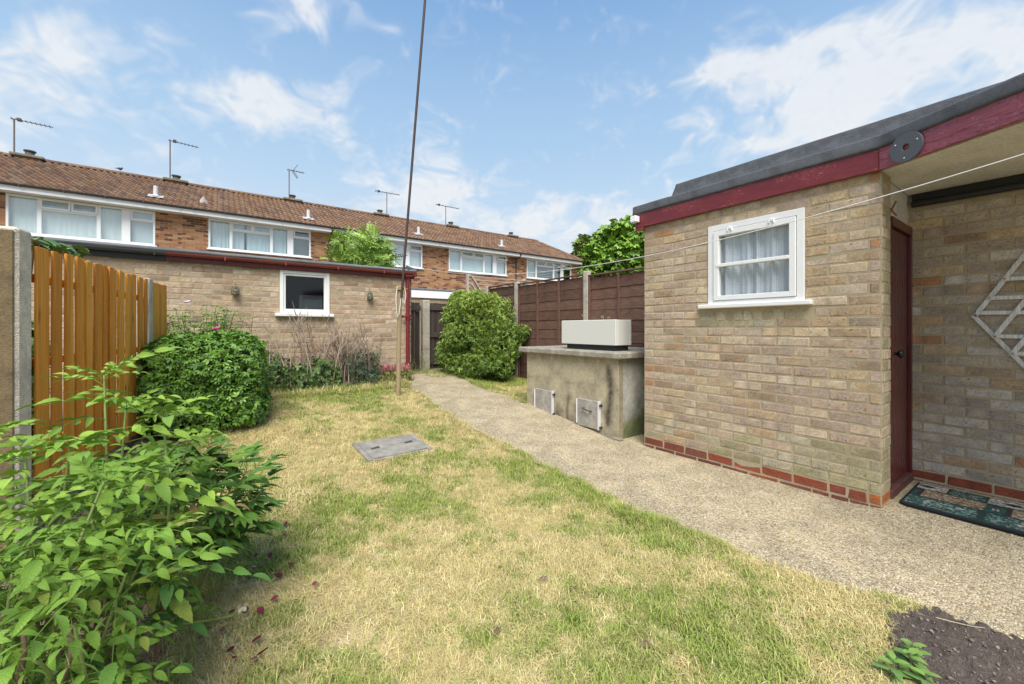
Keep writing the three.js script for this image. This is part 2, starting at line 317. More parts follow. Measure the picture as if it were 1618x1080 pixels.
// ---------------------------------------------------------------- ground, lawn, path, soil
{
  const earth = std([0.30, 0.25, 0.15], 0.95, { map: rep(soilTex, 1.5), bumpMap: rep(soilTex, 1.5), bumpScale: 0.02 });
  const near = gridSheet(() => true, (s, t) => groundY(s, t) - 0.03, -9, 24, -6, 24, 0.3);
  const far = [];
  for (const [s0, s1, t0, t1] of [[-400, 400, 24, 400], [-400, 400, -400, -6], [-400, -9, -6, 24], [24, 400, -6, 24]]) {
    const y0 = 0.30;
    const g = new THREE.PlaneGeometry(s1 - s0, t1 - t0).rotateX(-Math.PI / 2).translate((s0 + s1) / 2, t1 <= -5 ? -0.04 : y0, -(t0 + t1) / 2), p = g.attributes.position, uv = g.attributes.uv;
    for (let i = 0; i < p.count; i++) uv.setXY(i, p.getX(i), -p.getZ(i));
    far.push(g);
  }
  structure('ground', merge([near, ...far]), earth, 'bare earth ground running under the gardens and houses', 'ground');

  const N = 2048, S0 = -1.5, S1 = 5.5, T0 = -2.5, T1 = 8;
  const lawnMap = tex(N, N, (x, y) => {
    const s = S0 + (x / N) * (S1 - S0), t = T0 + (y / N) * (T1 - T0), g = greenness(s, t), a = fbm(x / 3, y / 3, 3), b = vnoise(x / 2, y / 6), brown = smooth(0.6, 0.78, fbm(s * 3.3 + 50, t * 3.3, 4));
    const straw = [0.56, 0.44, 0.23], green = [0.21, 0.25, 0.07], dirt = [0.24, 0.18, 0.10];
    let c = mix3(straw, green, smooth(0.3, 0.95, g) * 0.85); c = mix3(c, dirt, brown * 0.5 + 0.25 * smooth(0.6, 0.8, a));
    const k = 0.62 + 0.55 * a + 0.25 * (b - 0.5);
    return [c[0] * k, c[1] * k, c[2] * k];
  });
  const lawnMat = std([1, 1, 1], 1, { map: lawnMap, bumpMap: rep(soilTex, 9, 12), bumpScale: 0.012 });
  const g = gridSheet(isLawn, (s, t) => groundY(s, t) + 0.006 * Math.sin(s * 5 + t * 3), S0, S1, T0, T1, 0.05);
  const p = g.attributes.position, uv = g.attributes.uv;
  for (let i = 0; i < p.count; i++) uv.setXY(i, (p.getX(i) - S0) / (S1 - S0), (-p.getZ(i) - T0) / (T1 - T0));
  structure('lawn', g, lawnMat, 'dry patchy back lawn, bleached straw with greener patches', 'lawn');

  const pathMat = std([0.90, 0.85, 0.72], 0.92, { map: pathTex, bumpMap: pathBump, bumpScale: 0.004 });
  const pathY = (s, t) => groundY(s, t) + 0.012 + 0.004 * Math.sin(s * 3 + t * 2.2) - 0.008 * smooth(0.08, 0, s - pathL(t)) + 0.032 * smooth(3.3, 3.75, s) * smooth(1.0, 0.7, t);
  const inPath = (s, t, move) => {
    if (move) { const l = pathL(t), r = t > 4.5 ? pathR(s, t) : 9; return [s < l ? lerp(s, l, s > l - 0.09 ? 1 : 0) : s > r && s < r + 0.06 ? r : s, t]; }
    if (t < 3.0) return s > pathL(t) - 0.02 && s < 4.9 && !(s > 3.66 && t > 0.86 && t < 2.56);
    if (t < 4.5) return s > pathL(t) - 0.02 && s < 4.7;
    return s > pathL(t) - 0.02 && s < pathR(s, t) && t < 7.35;
  };
  structure('path', gridSheet(inPath, pathY, 2.3, 4.9, -2.5, 7.4, 0.05), pathMat, 'exposed aggregate concrete path beside the brick outhouse', 'path');

  const soilMat = std([0.25, 0.20, 0.165], 0.95, { map: rep(soilTex, 3), bumpMap: rep(soilTex, 6), bumpScale: 0.02 });
  const lump = (s, t) => 0.075 * (fbm(s * 8, t * 8, 6) - 0.42) + 0.06 * Math.pow(fbm(s * 30 + 5, t * 30, 3), 3);
  structure('soil', gridSheet((s, t) => t < 0.5 && t > -1.6 && s > 1.7 && s < 2.75 && isSoil(s, t), (s, t) => groundY(s, t) + 0.002 + lump(s, t), 1.7, 2.75, -1.6, 0.6, 0.0125), soilMat, 'dug patch of crumbly dark soil between lawn and path', 'soil');
  const mulch = std([0.24, 0.18, 0.13], 0.95, { map: rep(mulchTex, 3), bumpMap: rep(mulchTex, 3), bumpScale: 0.012 });
  structure('flower_bed', gridSheet((s, t) => s < bedR(t) + 0.06 && s > -1.4 && t > -1 && t < 6.85 || (t > 6.2 && t < 6.85 && s < 2.6 && s > -1.4), (s, t) => groundY(s, t) - 0.004 + 0.02 * (fbm(s * 8, t * 8, 3) - 0.5), -1.5, 2.7, -1, 6.9, 0.06), mulch, 'mulched planting bed along the orange fence', 'flower bed');
  // pebbles that stand proud of the worn concrete, and loose crumbs on the soil
  const r = rng(404), peb = new THREE.IcosahedronGeometry(1, 1), cols = [[0.62, 0.50, 0.34], [0.50, 0.40, 0.27], [0.72, 0.64, 0.51], [0.34, 0.27, 0.19], [0.56, 0.42, 0.25], [0.80, 0.76, 0.68], [0.44, 0.39, 0.31], [0.60, 0.47, 0.36]];
  const stones = (name, n, mat, f) => { const m = new THREE.InstancedMesh(peb, mat, n), c = new THREE.Color(); for (let i = 0; i < n; i++) { const [s, y, t, a, h, col] = f(); m.setMatrixAt(i, trs(s, y, -t, (r() - 0.5) * 0.5, r() * 6.28, (r() - 0.5) * 0.5, a, h, a * (0.6 + 0.4 * r()))); const k = 0.8 + 0.4 * r(); m.setColorAt(i, c.setRGB(col[0] * k, col[1] * k, col[2] * k)); } m.name = numbered(name); m.userData = { kind: 'stuff', label: name === 'pebbles' ? 'small rounded pebbles set in the path concrete' : 'loose crumbs of dark soil in the dug patch', category: name === 'pebbles' ? 'pebbles' : 'soil crumbs' }; sh(m); scene.add(m); };
  stones('pebbles', 22000, std([1, 1, 1], 0.8), () => { let s, t; do { s = lerp(2.38, 4.4, r()); t = -0.1 + 4.6 * Math.pow(r(), 1.5); } while (s < pathL(t) + 0.015 || s > 3.56 && t > 0.72 || s > 3.74 && t < 0.74); const a = 0.0018 + 0.0032 * r() * r(); return [s, pathY(s, t) - 0.0008, t, a, a * 0.55, mix3([0.50, 0.44, 0.34], pick(r, cols), 0.6)]; });
  stones('soil_crumbs', 1400, std([1, 1, 1], 0.95), () => { let s, t; do { s = lerp(1.84, 2.66, r()); t = lerp(-0.5, 0.50, r()); } while (!isSoil(s, t) && (r() < 0.8 || !isSoil(s - 0.05 * r(), t - 0.05 * r()))); const a = 0.0015 + 0.0065 * Math.pow(r(), 4); return [s, groundY(s, t) + 0.004 + lump(s, t), t, a, a * 0.8, pick(r, [[0.21, 0.165, 0.13], [0.16, 0.12, 0.10], [0.25, 0.20, 0.16]])]; });
}
// ---------------------------------------------------------------- brickwork
const PAL = {
  buff: [[0.618, 0.465, 0.291], [0.572, 0.420, 0.272], [0.554, 0.420, 0.291], [0.638, 0.500, 0.343], [0.516, 0.375, 0.237], [0.582, 0.420, 0.256], [0.516, 0.384, 0.264], [0.647, 0.509, 0.343]],
  grey: [[0.608, 0.475, 0.341], [0.549, 0.419, 0.313], [0.639, 0.512, 0.377], [0.508, 0.382, 0.285], [0.579, 0.438, 0.322]],
  odd: [[0.488, 0.322, 0.202], [0.534, 0.368, 0.230], [0.405, 0.294, 0.193], [0.432, 0.331, 0.230], [0.543, 0.386, 0.258], [0.515, 0.276, 0.147]],
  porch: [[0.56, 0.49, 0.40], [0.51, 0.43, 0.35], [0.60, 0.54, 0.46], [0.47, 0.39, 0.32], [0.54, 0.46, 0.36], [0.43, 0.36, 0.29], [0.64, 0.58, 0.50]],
  mossy: [[0.46, 0.41, 0.24], [0.42, 0.36, 0.22], [0.52, 0.45, 0.30], [0.45, 0.39, 0.25], [0.54, 0.47, 0.33]],
  red: [[0.33, 0.085, 0.042], [0.28, 0.07, 0.04], [0.38, 0.11, 0.05], [0.25, 0.065, 0.042], [0.35, 0.095, 0.045]],
  redworn: [[0.22, 0.075, 0.05], [0.18, 0.065, 0.05], [0.26, 0.10, 0.07]],
  orange: [[0.52, 0.17, 0.05]],
  garage: [[0.616, 0.465, 0.316], [0.572, 0.424, 0.286], [0.550, 0.413, 0.306], [0.638, 0.496, 0.357], [0.517, 0.372, 0.255], [0.594, 0.445, 0.296], [0.539, 0.393, 0.275]],
  garageOdd: [[0.42, 0.30, 0.20], [0.46, 0.31, 0.21], [0.38, 0.29, 0.20]],
};
const brickMats = {};
for (const k in PAL) brickMats[k] = PAL[k].map((c, i) => std(c, 0.93, { map: brickTex, bumpMap: brickBump, bumpScale: 0.004, name: 'brick ' + k + ' ' + i }));
const brickMix = new THREE.MeshStandardMaterial({ roughness: 0.93, map: brickTex, bumpMap: brickBump, bumpScale: 0.004, vertexColors: true });
const mortar = std([0.53, 0.44, 0.285], 0.97, { map: rep(grit, 2), bumpMap: rep(gritBump, 3), bumpScale: 0.003 });
const brickShapes = new Map(), br = rng(77);
function brickGeo(w, h) {                                   // a few worn variants for each size
  const key = Math.round(w * 200) + ',' + Math.round(h * 500);
  if (!brickShapes.has(key)) brickShapes.set(key, [0, 1, 2, 3, 4, 5].map(() => cbox(Math.round(w * 200) / 200, h, 0.04, 0.005, 0.0045, br, br() * 3, br() * 3).scale(1, 1, 1)));
  return pick(br, brickShapes.get(key));
}
// Bricks laid in stretcher bond in the plane z = 0 of parent (x along, y up); show(x, y) says which are built one by one, the rest are joined.
function layBricks(parent, { x0, x1, y0, rows, course = 0.075, holes = [], tone, show = () => true, seed = 1, shift = 0, startBat = 0, bow = 0.0026 }) {
  const r = rng(seed), rest = [];
  const put = (cx, cy, w, h, rz = 0) => {
    const key = tone(cx, cy, r), i = Math.floor(r() * PAL[key].length), out = bow + (r() - 0.5) * 0.003;
    if (show(cx, cy)) { const m = part(parent, 'brick', brickGeo(w, h), brickMats[key][i]); m.position.set(cx, cy, out - 0.02); m.rotation.z = rz + (r() - 0.5) * 0.006; }
    else rest.push(paint(cbox(w, h, 0.03, 0.004, 0, null, r() * 3, r() * 3), PAL[key][i]).applyMatrix4(trs(cx, cy, out - 0.015)));
  };
  for (let k = 0; k < rows; k++) {
    const ya = y0 + k * course, yc = ya + course / 2;
    let spans = [[x0, x1]];
    for (const [hx0, hx1, hy0, hy1] of holes) {
      if (yc < hy0 || yc > hy1) continue;
      spans = spans.flatMap(([a, b]) => (hx1 <= a || hx0 >= b ? [[a, b]] : [[a, hx0], [hx1, b]].filter(([p, q]) => q - p > 0.012)));
    }
    for (const [a, b] of spans) {
      let x = Math.floor((a - x0) / 0.225) * 0.225 + x0 - (k % 2 ? 0.1125 : 0) + shift - 0.225;
      for (; x < b; x += 0.225) {
        let p = Math.max(a, x), q = Math.min(b, x + 0.225);
        if (q - a < 0.05) continue;                          // no slivers: the neighbour is cut longer instead
        if (p - a < 0.05) p = a;
        if (b - q < 0.05) { q = b; x = b; }
        put((p + q) / 2, yc, q - p - 0.0085 - r() * 0.003, 0.0665 - r() * 0.0025);
      }
    }
  }
  parent.userData.put = put; 
  return rest;
}
const finish = (parent, rest, name = 'plain_brickwork') => { delete parent.userData.put; if (rest.length) stuff(parent, name, merge(rest), brickMix); };

const holed = (x0, x1, y0, y1, [a, b, c, d]) => merge([span(x0, a, y0, y1, -0.1, 0, 0.001), span(b, x1, y0, y1, -0.1, 0, 0.001), span(a, b, y0, c, -0.1, 0, 0.001), span(a, b, d, y1, -0.1, 0, 0.001)].map((g) => boxUV(g)));   // a wall leaf round an opening

// shared paints
const whitePaint = std([0.80, 0.80, 0.78], 0.5, { bumpMap: rep(gritBump, 4), bumpScale: 0.0012 });
const upvc = std([0.84, 0.85, 0.86], 0.35);
const along = (t, x, y) => { const c = rep(t, x, y); c.rotation = Math.PI / 2; return c; };   // grain along the length of a horizontal board
const boardPaint = (t, bump) => new THREE.MeshStandardMaterial({ roughness: 0.34, map: rep(t, 1, 4), bumpMap: along(woodBump, 0.5, 2.5), bumpScale: bump });
const redPaint = boardPaint(paintTex([0.20, 0.024, 0.030], [0.42, 0.22, 0.20], [0.06, 0.012, 0.014], 0.35, 3), 0.003), skyPinkPaint = boardPaint(paintTex([0.33, 0.075, 0.105], [0.45, 0.20, 0.22], [0.05, 0.012, 0.015], 1, 11), 0.007);  // porch board: glancing sky light painted in as a pinker red
const felt = std([0.17, 0.18, 0.20], 0.75, { map: rep(feltTex, 3), bumpMap: rep(feltTex, 3), bumpScale: 0.004 });
const feltPale = std([0.36, 0.37, 0.37], 0.85, { map: rep(feltTex, 3), bumpMap: rep(feltTex, 3), bumpScale: 0.004 });
const concrete = std([0.46, 0.42, 0.35], 0.93, { map: concreteTex, bumpMap: rep(concreteBump, 2), bumpScale: 0.004 });
const paleConcrete = std([0.64, 0.59, 0.50], 0.9, { map: concreteTex, bumpMap: rep(concreteBump, 2), bumpScale: 0.004 });
const black = std([0.022, 0.022, 0.025], 0.4);
const darkMetal = std([0.10, 0.10, 0.11], 0.45, { metalness: 0.6 });
const glass = new THREE.MeshPhysicalMaterial({ color: lin(0.95, 0.97, 0.97), roughness: 0.02, transmission: 1, thickness: 0, ior: 1.5 });
const gloom = std([0.03, 0.03, 0.035], 0.9);

// ---------------------------------------------------------------- the brick outhouse with its porch
{
  const X = 3.591, TN = 0.761, TF = 2.628, XI = 4.441;         // front plane, near and far ends, porch wall plane
  const house = thing('brick_outhouse', 'buff brick outhouse with flat felt roof, dark red fascia and a curtained white window', 'outhouse');
  // front wall: its own axes have x towards the camera end and z out of the wall
  const W = TF - TN, wx = (t) => TF - t, win = [wx(1.945), wx(1.20), 1.42, 2.155], wall = part(house, 'wall', holed(0, W, -0.15, 2.30, win), mortar);
  wall.position.copy(V(X, 0, TF)); wall.rotation.y = -Math.PI / 2;
  const tone = (x, y, r) => {
    if (y < 0.05) return r() < 0.85 ? 'redworn' : 'red';
    if (y < 0.125) return x > W - 0.12 ? 'orange' : r() < 0.82 ? 'red' : 'redworn';
    const k = r(), damp = 0.9 * smooth(0.62, 0.15, y) * (0.4 + 0.6 * smooth(0.2, 1.2, x));
    if (k < damp || (x > win[0] - 0.1 && x < win[1] + 0.1 && y < win[2] && r() < 0.75 * smooth(1.05, 1.36, y))) return 'mossy';
    if (r() < 0.085) return 'odd';
    return r() < 0.42 + 0.34 * smooth(1.9, 0.7, y) ? 'grey' : 'buff';
  };
  const sill = [win[0] - 0.08, win[1] + 0.06, 1.30, 1.425];
  let rest = layBricks(wall, { x0: 0, x1: W, y0: 0.12, rows: 29, holes: [win, sill], tone, seed: 5 });
  for (let x = sill[0] + 0.038; x < sill[1] - 0.02; x += 0.0755) wall.userData.put(x, 1.345, 0.066, 0.085);
  for (let k = 0, y = 0.0825; k < 2; k++, y -= 0.075) for (let x = k ? -0.1 : 0.0; x < W; ) { const w = x > W - 0.42 ? 0.11 : 0.225, a = Math.max(0, x), b = Math.min(W, x + w); if (b - a > 0.03) wall.userData.put((a + b) / 2, y, b - a - 0.008, k ? 0.066 : 0.068); x += w; }
  finish(wall, rest);
  // the end of the wall that returns to the door, in bricks seen end-on, most from the darker palette
  const ret = part(house, 'return_wall', span(0.1015, 0.215, -0.15, 2.30, -0.10, 0, 0.002), mortar); ret.position.copy(V(X, 0, TN));
  rest = layBricks(ret, { x0: 0.0, x1: 0.218, y0: 0.12, rows: 29, tone: (x, y, r) => (y < 0.125 ? 'orange' : r() < 0.75 ? 'mossy' : 'grey'), seed: 9, shift: 0.05, show: () => false });
  for (const y of [0.0825, 0.0075]) ret.userData.put(0.109, y, 0.2, 0.064);
  finish(ret, rest);
  // porch wall
  const P = part(house, 'porch_wall', span(0, 3.2, -0.15, 2.22, -0.10, 0, 0.002), mortar); P.position.copy(V(XI, 0, TN + 0.055)); P.rotation.y = -Math.PI / 2;
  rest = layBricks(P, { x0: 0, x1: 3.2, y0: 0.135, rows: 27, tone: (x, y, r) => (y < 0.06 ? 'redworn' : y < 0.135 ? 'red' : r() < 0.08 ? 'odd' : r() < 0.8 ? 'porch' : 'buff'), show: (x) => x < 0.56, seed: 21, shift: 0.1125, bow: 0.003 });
  for (let k = 0, y = 0.0975; k < 2; k++, y -= 0.075) for (let x = k ? -0.1 : 0.02; x < 1.4; x += 0.225) { const a = Math.max(0, x); if (x + 0.225 - a > 0.03) P.userData.put((a + x + 0.225) / 2, y, x + 0.225 - a - 0.012, 0.065); }
  finish(P, rest);
  // the shell behind: back, far side, roof deck
  part(house, 'back_wall', merge([wbox(X + 0.1, 5.9, -0.1, 2.29, TF - 0.1, TF), wbox(5.8, 5.9, -0.1, 2.29, -2.4, TF - 0.1)]), mortar);
  // door: frame, six tongue-and-groove boards, threshold, knob
  const door = sub(house, 'door'); const s0 = X + 0.232, s1 = XI - 0.004;
  const doorRed = std([0.115, 0.02, 0.018], 0.3, { map: rep(woodTex, 1.6, 1), bumpMap: rep(woodBump, 1.6, 0.6), bumpScale: 0.0015 });
  part(door, 'door_frame', merge([wbox(s0 - 0.014, s0 + 0.03, 0.06, 2.03, TN + 0.002, TN + 0.09), wbox(s1 - 0.03, s1, 0.06, 2.03, TN - 0.005, TN + 0.09), wbox(s0 + 0.03, s1 - 0.03, 1.965, 2.03, TN - 0.004, TN + 0.09)]), doorRed);
  part(door, 'threshold', wbox(s0 - 0.012, s1, -0.02, 0.105, TN - 0.012, TN + 0.09, 0.008), std([0.14, 0.05, 0.05], 0.6, { map: rep(woodTex, 1, 1) }));
  const nb = 8, bw = (s1 - s0 - 0.064) / nb;
  for (let i = 0; i < nb; i++) part(door, 'door_board', boxUV(cbox(bw - 0.007, 1.855, 0.024, 0.006).translate(s0 + 0.032 + bw * (i + 0.5), 1.035, -(TN + 0.03)), i * 0.17, i * 0.3), doorRed);
  const knob = new THREE.LatheGeometry([[0, 0], [0.030, 0], [0.031, 0.006], [0.012, 0.012], [0.010, 0.034], [0.020, 0.040], [0.029, 0.052], [0.029, 0.062], [0.020, 0.074], [0, 0.078]].map(([a, b]) => new THREE.Vector2(a, b)), 20).rotateX(Math.PI / 2);
  const kn = part(door, 'handle', knob, std([0.015, 0.015, 0.018], 0.2, { metalness: 0.3 })); kn.position.copy(V(s0 + 0.075, 1.055, TN + 0.018));
  part(door, 'lock_plate', wbox(s0 + 0.005, s0 + 0.045, 0.985, 1.10, TN - 0.008, TN + 0.004, 0.003), std([0.10, 0.012, 0.014], 0.3));
  // white panel over the door, soffit, hook on the door post
  const cream = std([0.88, 0.85, 0.76], 0.7, { map: rep(grit, 0.7) });
  part(house, 'panel_over_door', wbox(X + 0.195, XI + 0.02, 2.032, 2.285, TN + 0.02, TN + 0.05), std([0.76, 0.75, 0.72], 0.7, { map: rep(grit, 0.7) }));
  const sof = new THREE.Shape([new THREE.Vector2(X + 0.02, TN + 0.02), new THREE.Vector2(5.9, TN + 0.02), new THREE.Vector2(5.9, -1.9), new THREE.Vector2(2.40, -1.9)]);
  const flat = (shape, depth, y) => { const g = new THREE.ExtrudeGeometry(shape, { depth, bevelEnabled: false }).rotateX(-Math.PI / 2).translate(0, y, 0); return boxUV(g); };
  part(house, 'soffit', flat(sof, 0.02, 2.287), cream);
  part(house, 'hook', merge([bar(V(X + 0.222, 2.06, TN - 0.003), V(X + 0.222, 2.12, TN - 0.03), 0.006, 6), bar(V(X + 0.222, 2.06, TN - 0.003), V(X + 0.235, 2.02, TN - 0.03), 0.006, 6), bar(V(X + 0.21, 2.07, TN - 0.003), V(X + 0.23, 2.055, TN - 0.006), 0.01, 6)]), std([0.22, 0.11, 0.05], 0.7));
  // fascia boards; the porch board swings out towards the garden
  const A = [X - 0.035, TN], D = [-0.4140, -0.9103];
  const fy0 = 2.283, fy1 = 2.432;
  part(house, 'fascia_board', boxUV(merge([wbox(X - 0.045, X - 0.022, fy0, fy1, TN + 0.003, TF + 0.085, 0.004), wbox(X - 0.046, X - 0.021, fy0 - 0.03, fy0 - 0.002, TF - 0.02, TF + 0.083, 0.003), wbox(X - 0.04, X + 2.2, fy0, fy1, TF + 0.063, TF + 0.084)])), redPaint);
  const L = 2.9, pf = part(house, 'fascia_board', boxUV(cbox(L, fy1 - fy0, 0.024, 0.004)), skyPinkPaint, 'red fascia board over the porch, with pink sky sheen painted into its colour');
  pf.position.copy(V(A[0] + D[0] * (L / 2 + 0.001), (fy0 + fy1) / 2, A[1] + D[1] * L / 2)); pf.rotation.y = Math.atan2(D[1], D[0]);
  // round plate on the porch fascia
  const ring = new THREE.Shape(); ring.absarc(0, 0, 0.088, 0, Math.PI * 2); const hole = new THREE.Path(); hole.absarc(0, 0, 0.023, 0, Math.PI * 2); ring.holes.push(hole);
  const pl = part(house, 'round_plate', new THREE.ExtrudeGeometry(ring, { depth: 0.008, bevelEnabled: true, bevelSize: 0.003, bevelThickness: 0.003, curveSegments: 32 }), std([0.10, 0.105, 0.12], 0.5));
  const pt = 0.165; pl.position.copy(V(A[0] + D[0] * pt - 0.9103 * 0.016, 2.362, A[1] + D[1] * pt + 0.414 * 0.016)); pl.rotation.y = Math.atan2(D[1], D[0]);
  for (const a of [0.35, 2.6, 4.6]) { const sc = part(pl, 'screw', new THREE.SphereGeometry(0.005, 8, 6), std([0.7, 0.7, 0.7], 0.3, { metalness: 0.8 })); sc.position.set(0.066 * Math.cos(a), 0.066 * Math.sin(a), 0.012); }
  // felt roof: profile swept along the verge: drip, rounded kerb, fillet up to a raised edge
  const prof = [[0.028, 2.425], [-0.006, 2.425], [-0.014, 2.44], [-0.014, 2.498], [-0.004, 2.512], [0.012, 2.519], [0.06, 2.523], [0.085, 2.532], [0.112, 2.562], [0.128, 2.61], [0.136, 2.662], [0.146, 2.668], [0.22, 2.669], [3.2, 2.669]];
  const low = prof.slice(0, 7).concat([[0.16, 2.525], [3.2, 2.525]]), straight = X - 0.047;
  const sweep = (profile, line) => {
    const pos = [], uv = [], idx = [], n = profile.length; let run = 0;
    line.forEach(([s, t, ns, nt], i) => { if (i) run += Math.hypot(s - line[i - 1][0], t - line[i - 1][1]); let w = 0; profile.forEach(([o, y], k) => { if (k) w += Math.min(0.5, Math.hypot(o - profile[k - 1][0], y - profile[k - 1][1])); const wob = k > 2 && k < 10 ? 0.008 * (fbm(run * 3 + 4, k * 0.6, 3) - 0.5) : 0.004 * (fbm(run * 4, k, 2) - 0.5); const up = k > 6 && ns < 1; pos.push(up ? straight + o : s + ns * o, y + wob, up ? -t : -(t + nt * o)); uv.push(run, w); }); });
    for (let i = 0; i + 1 < line.length; i++) for (let k = 0; k + 1 < n; k++) { const a = i * n + k, b = a + n; idx.push(a, a + 1, b, b, a + 1, b + 1); }
    const g = new THREE.BufferGeometry(); g.setAttribute('position', new THREE.Float32BufferAttribute(pos, 3)); g.setAttribute('uv', new THREE.Float32BufferAttribute(uv, 2)); g.setIndex(idx); g.computeVertexNormals(); return g;
  };
  const E = X - 0.047, line = [];
  for (let t = TF + 0.10; t > TN; t -= 0.08) line.push([E, t, 1, 0]);
  for (let q = 0; q <= 2.9; q += 0.1) { const f = smooth(0, 0.1, q); const nx = lerp(1, 0.9103, f), nt = lerp(0, -0.414, f); line.push([E + D[0] * q - 0.002, TN + D[1] * q, nx, nt]); }
  const ci = line.findIndex(([, t]) => t < 2.40), cut = line.slice(ci), end = cut[0];
  part(house, 'felt_roof', sweep(low, line.slice(0, ci + 1)), felt);
  part(house, 'felt_roof', merge([sweep(prof, cut), new THREE.ShapeGeometry(new THREE.Shape([[0.06, 2.52], [0.146, 2.668], [0.136, 2.662], [0.128, 2.61], [0.112, 2.562], [0.085, 2.532]].map(([o, y]) => new THREE.Vector2(o, y)))).translate(end[0], 0, -end[1]), boxUV(wbox(end[0] + 0.138, end[0] + 2.4, 2.5, 2.665, end[1] - 0.02, end[1] - 0.002))]), felt);
  part(house, 'felt_roof', boxUV(wbox(E - 0.002, X + 2.3, 2.425, 2.51, TF + 0.088, TF + 0.112, 0.008)), felt);
  // black cable pipe along the top of the porch wall
  part(house, 'pipe', merge([bar(V(XI - 0.03, 2.205, TN - 0.005), V(XI - 0.03, 2.205, -1.9), 0.026, 12), wbox(XI - 0.02, XI + 0.01, 2.225, 2.287, -1.9, TN - 0.003)]), std([0.02, 0.02, 0.024], 0.45, { map: rep(grit, 3) }));
  // white gutter end on the far corner
  part(house, 'gutter_end', merge([wbox(X - 0.12, X - 0.05, 2.335, 2.40, TF + 0.02, TF + 0.09, 0.006), wbox(X - 0.06, X + 0.1, 2.345, 2.375, TF + 0.086, TF + 0.11, 0.004)]), upvc);
  // window
  const w = sub(house, 'window'); w.position.copy(wall.position); w.rotation.copy(wall.rotation);
  const [a, b, y0, y1] = [win[0], win[1], 1.445, 2.15], F = 0.05;
  part(w, 'window_frame', merge([span(a, a + F, y0, y1, -0.07, 0.012), span(b - F, b, y0, y1, -0.07, 0.012), span(a + F, b - F, y1 - F, y1, -0.07, 0.012), span(a + F, b - F, y0, y0 + 0.035, -0.07, 0.012)].map((g) => boxUV(g))), whitePaint);
  const c = a + F + 0.004, d = b - F - 0.004, e = y0 + 0.038, f = y1 - F - 0.006, G = 0.045, mid = 1.79;
  part(w, 'sash', merge([span(c, c + G, e, f, -0.035, 0.022), span(d - G, d, e, f, -0.035, 0.022), span(c + G, d - G, f - G, f, -0.035, 0.022), span(c + G, d - G, e, e + 0.04, -0.035, 0.022), span(c + G - 0.02, d - G, mid - 0.014, mid + 0.014, -0.03, 0.026)].map((g) => boxUV(g))), whitePaint);
  part(w, 'pane', span(c + G - 0.004, d - G + 0.004, mid + 0.012, f - G + 0.004, -0.012, -0.008, 0.001), glass);
  part(w, 'pane', span(c + G - 0.004, d - G + 0.004, e + 0.036, mid - 0.012, -0.012, -0.008, 0.001), glass);
  for (const x of [a + 0.20, b - 0.22]) part(w, 'hinge', merge([span(x - 0.014, x + 0.014, f - 0.004, f + 0.018, 0.012, 0.03), span(x - 0.02, x - 0.012, f - 0.02, f + 0.008, 0.012, 0.034), span(x + 0.012, x + 0.02, f - 0.02, f + 0.008, 0.012, 0.034)]), whitePaint);
  part(w, 'window_sill', merge([boxUV(span(a - 0.075, b + 0.055, y0 - 0.032, y0 + 0.004, -0.05, 0.052, 0.006))]), whitePaint);
  part(w, 'lintel_mortar_strip', span(a - 0.002, b + 0.002, y1 + 0.001, y1 + 0.006, -0.06, 0.001, 0.001), mortar);  // mortar filling the slit above the frame
  // net curtain with a woven grid, in folds
  const netTex = tex(128, 128, (x, y) => { const g = (x % 16 < 4) || (y % 16 < 4); return g ? 0.92 : 0.62; });
  const cur = new THREE.PlaneGeometry(d - c - 2 * G + 0.06, f - e - 0.03, 140, 1), cp = cur.attributes.position, cu = cur.attributes.uv;
  for (let i = 0; i < cp.count; i++) { const x = cp.getX(i); cp.setZ(i, 0.016 * Math.sin(x * 52 + 1.5 * Math.sin(x * 17)) + 0.008 * Math.sin(x * 101)); cu.setXY(i, cu.getX(i) * 7, cu.getY(i) * 5.5); }
  cur.computeVertexNormals();
  const ct = part(w, 'net_curtain', cur, std([0.74, 0.76, 0.80], 0.95, { map: netTex })); ct.position.set((c + d) / 2, (e + f) / 2 - 0.02, -0.06);
  part(w, 'dark_room', span(a - 0.1, b + 0.1, y0 - 0.1, y1 + 0.1, -0.60, -0.55), gloom);
}
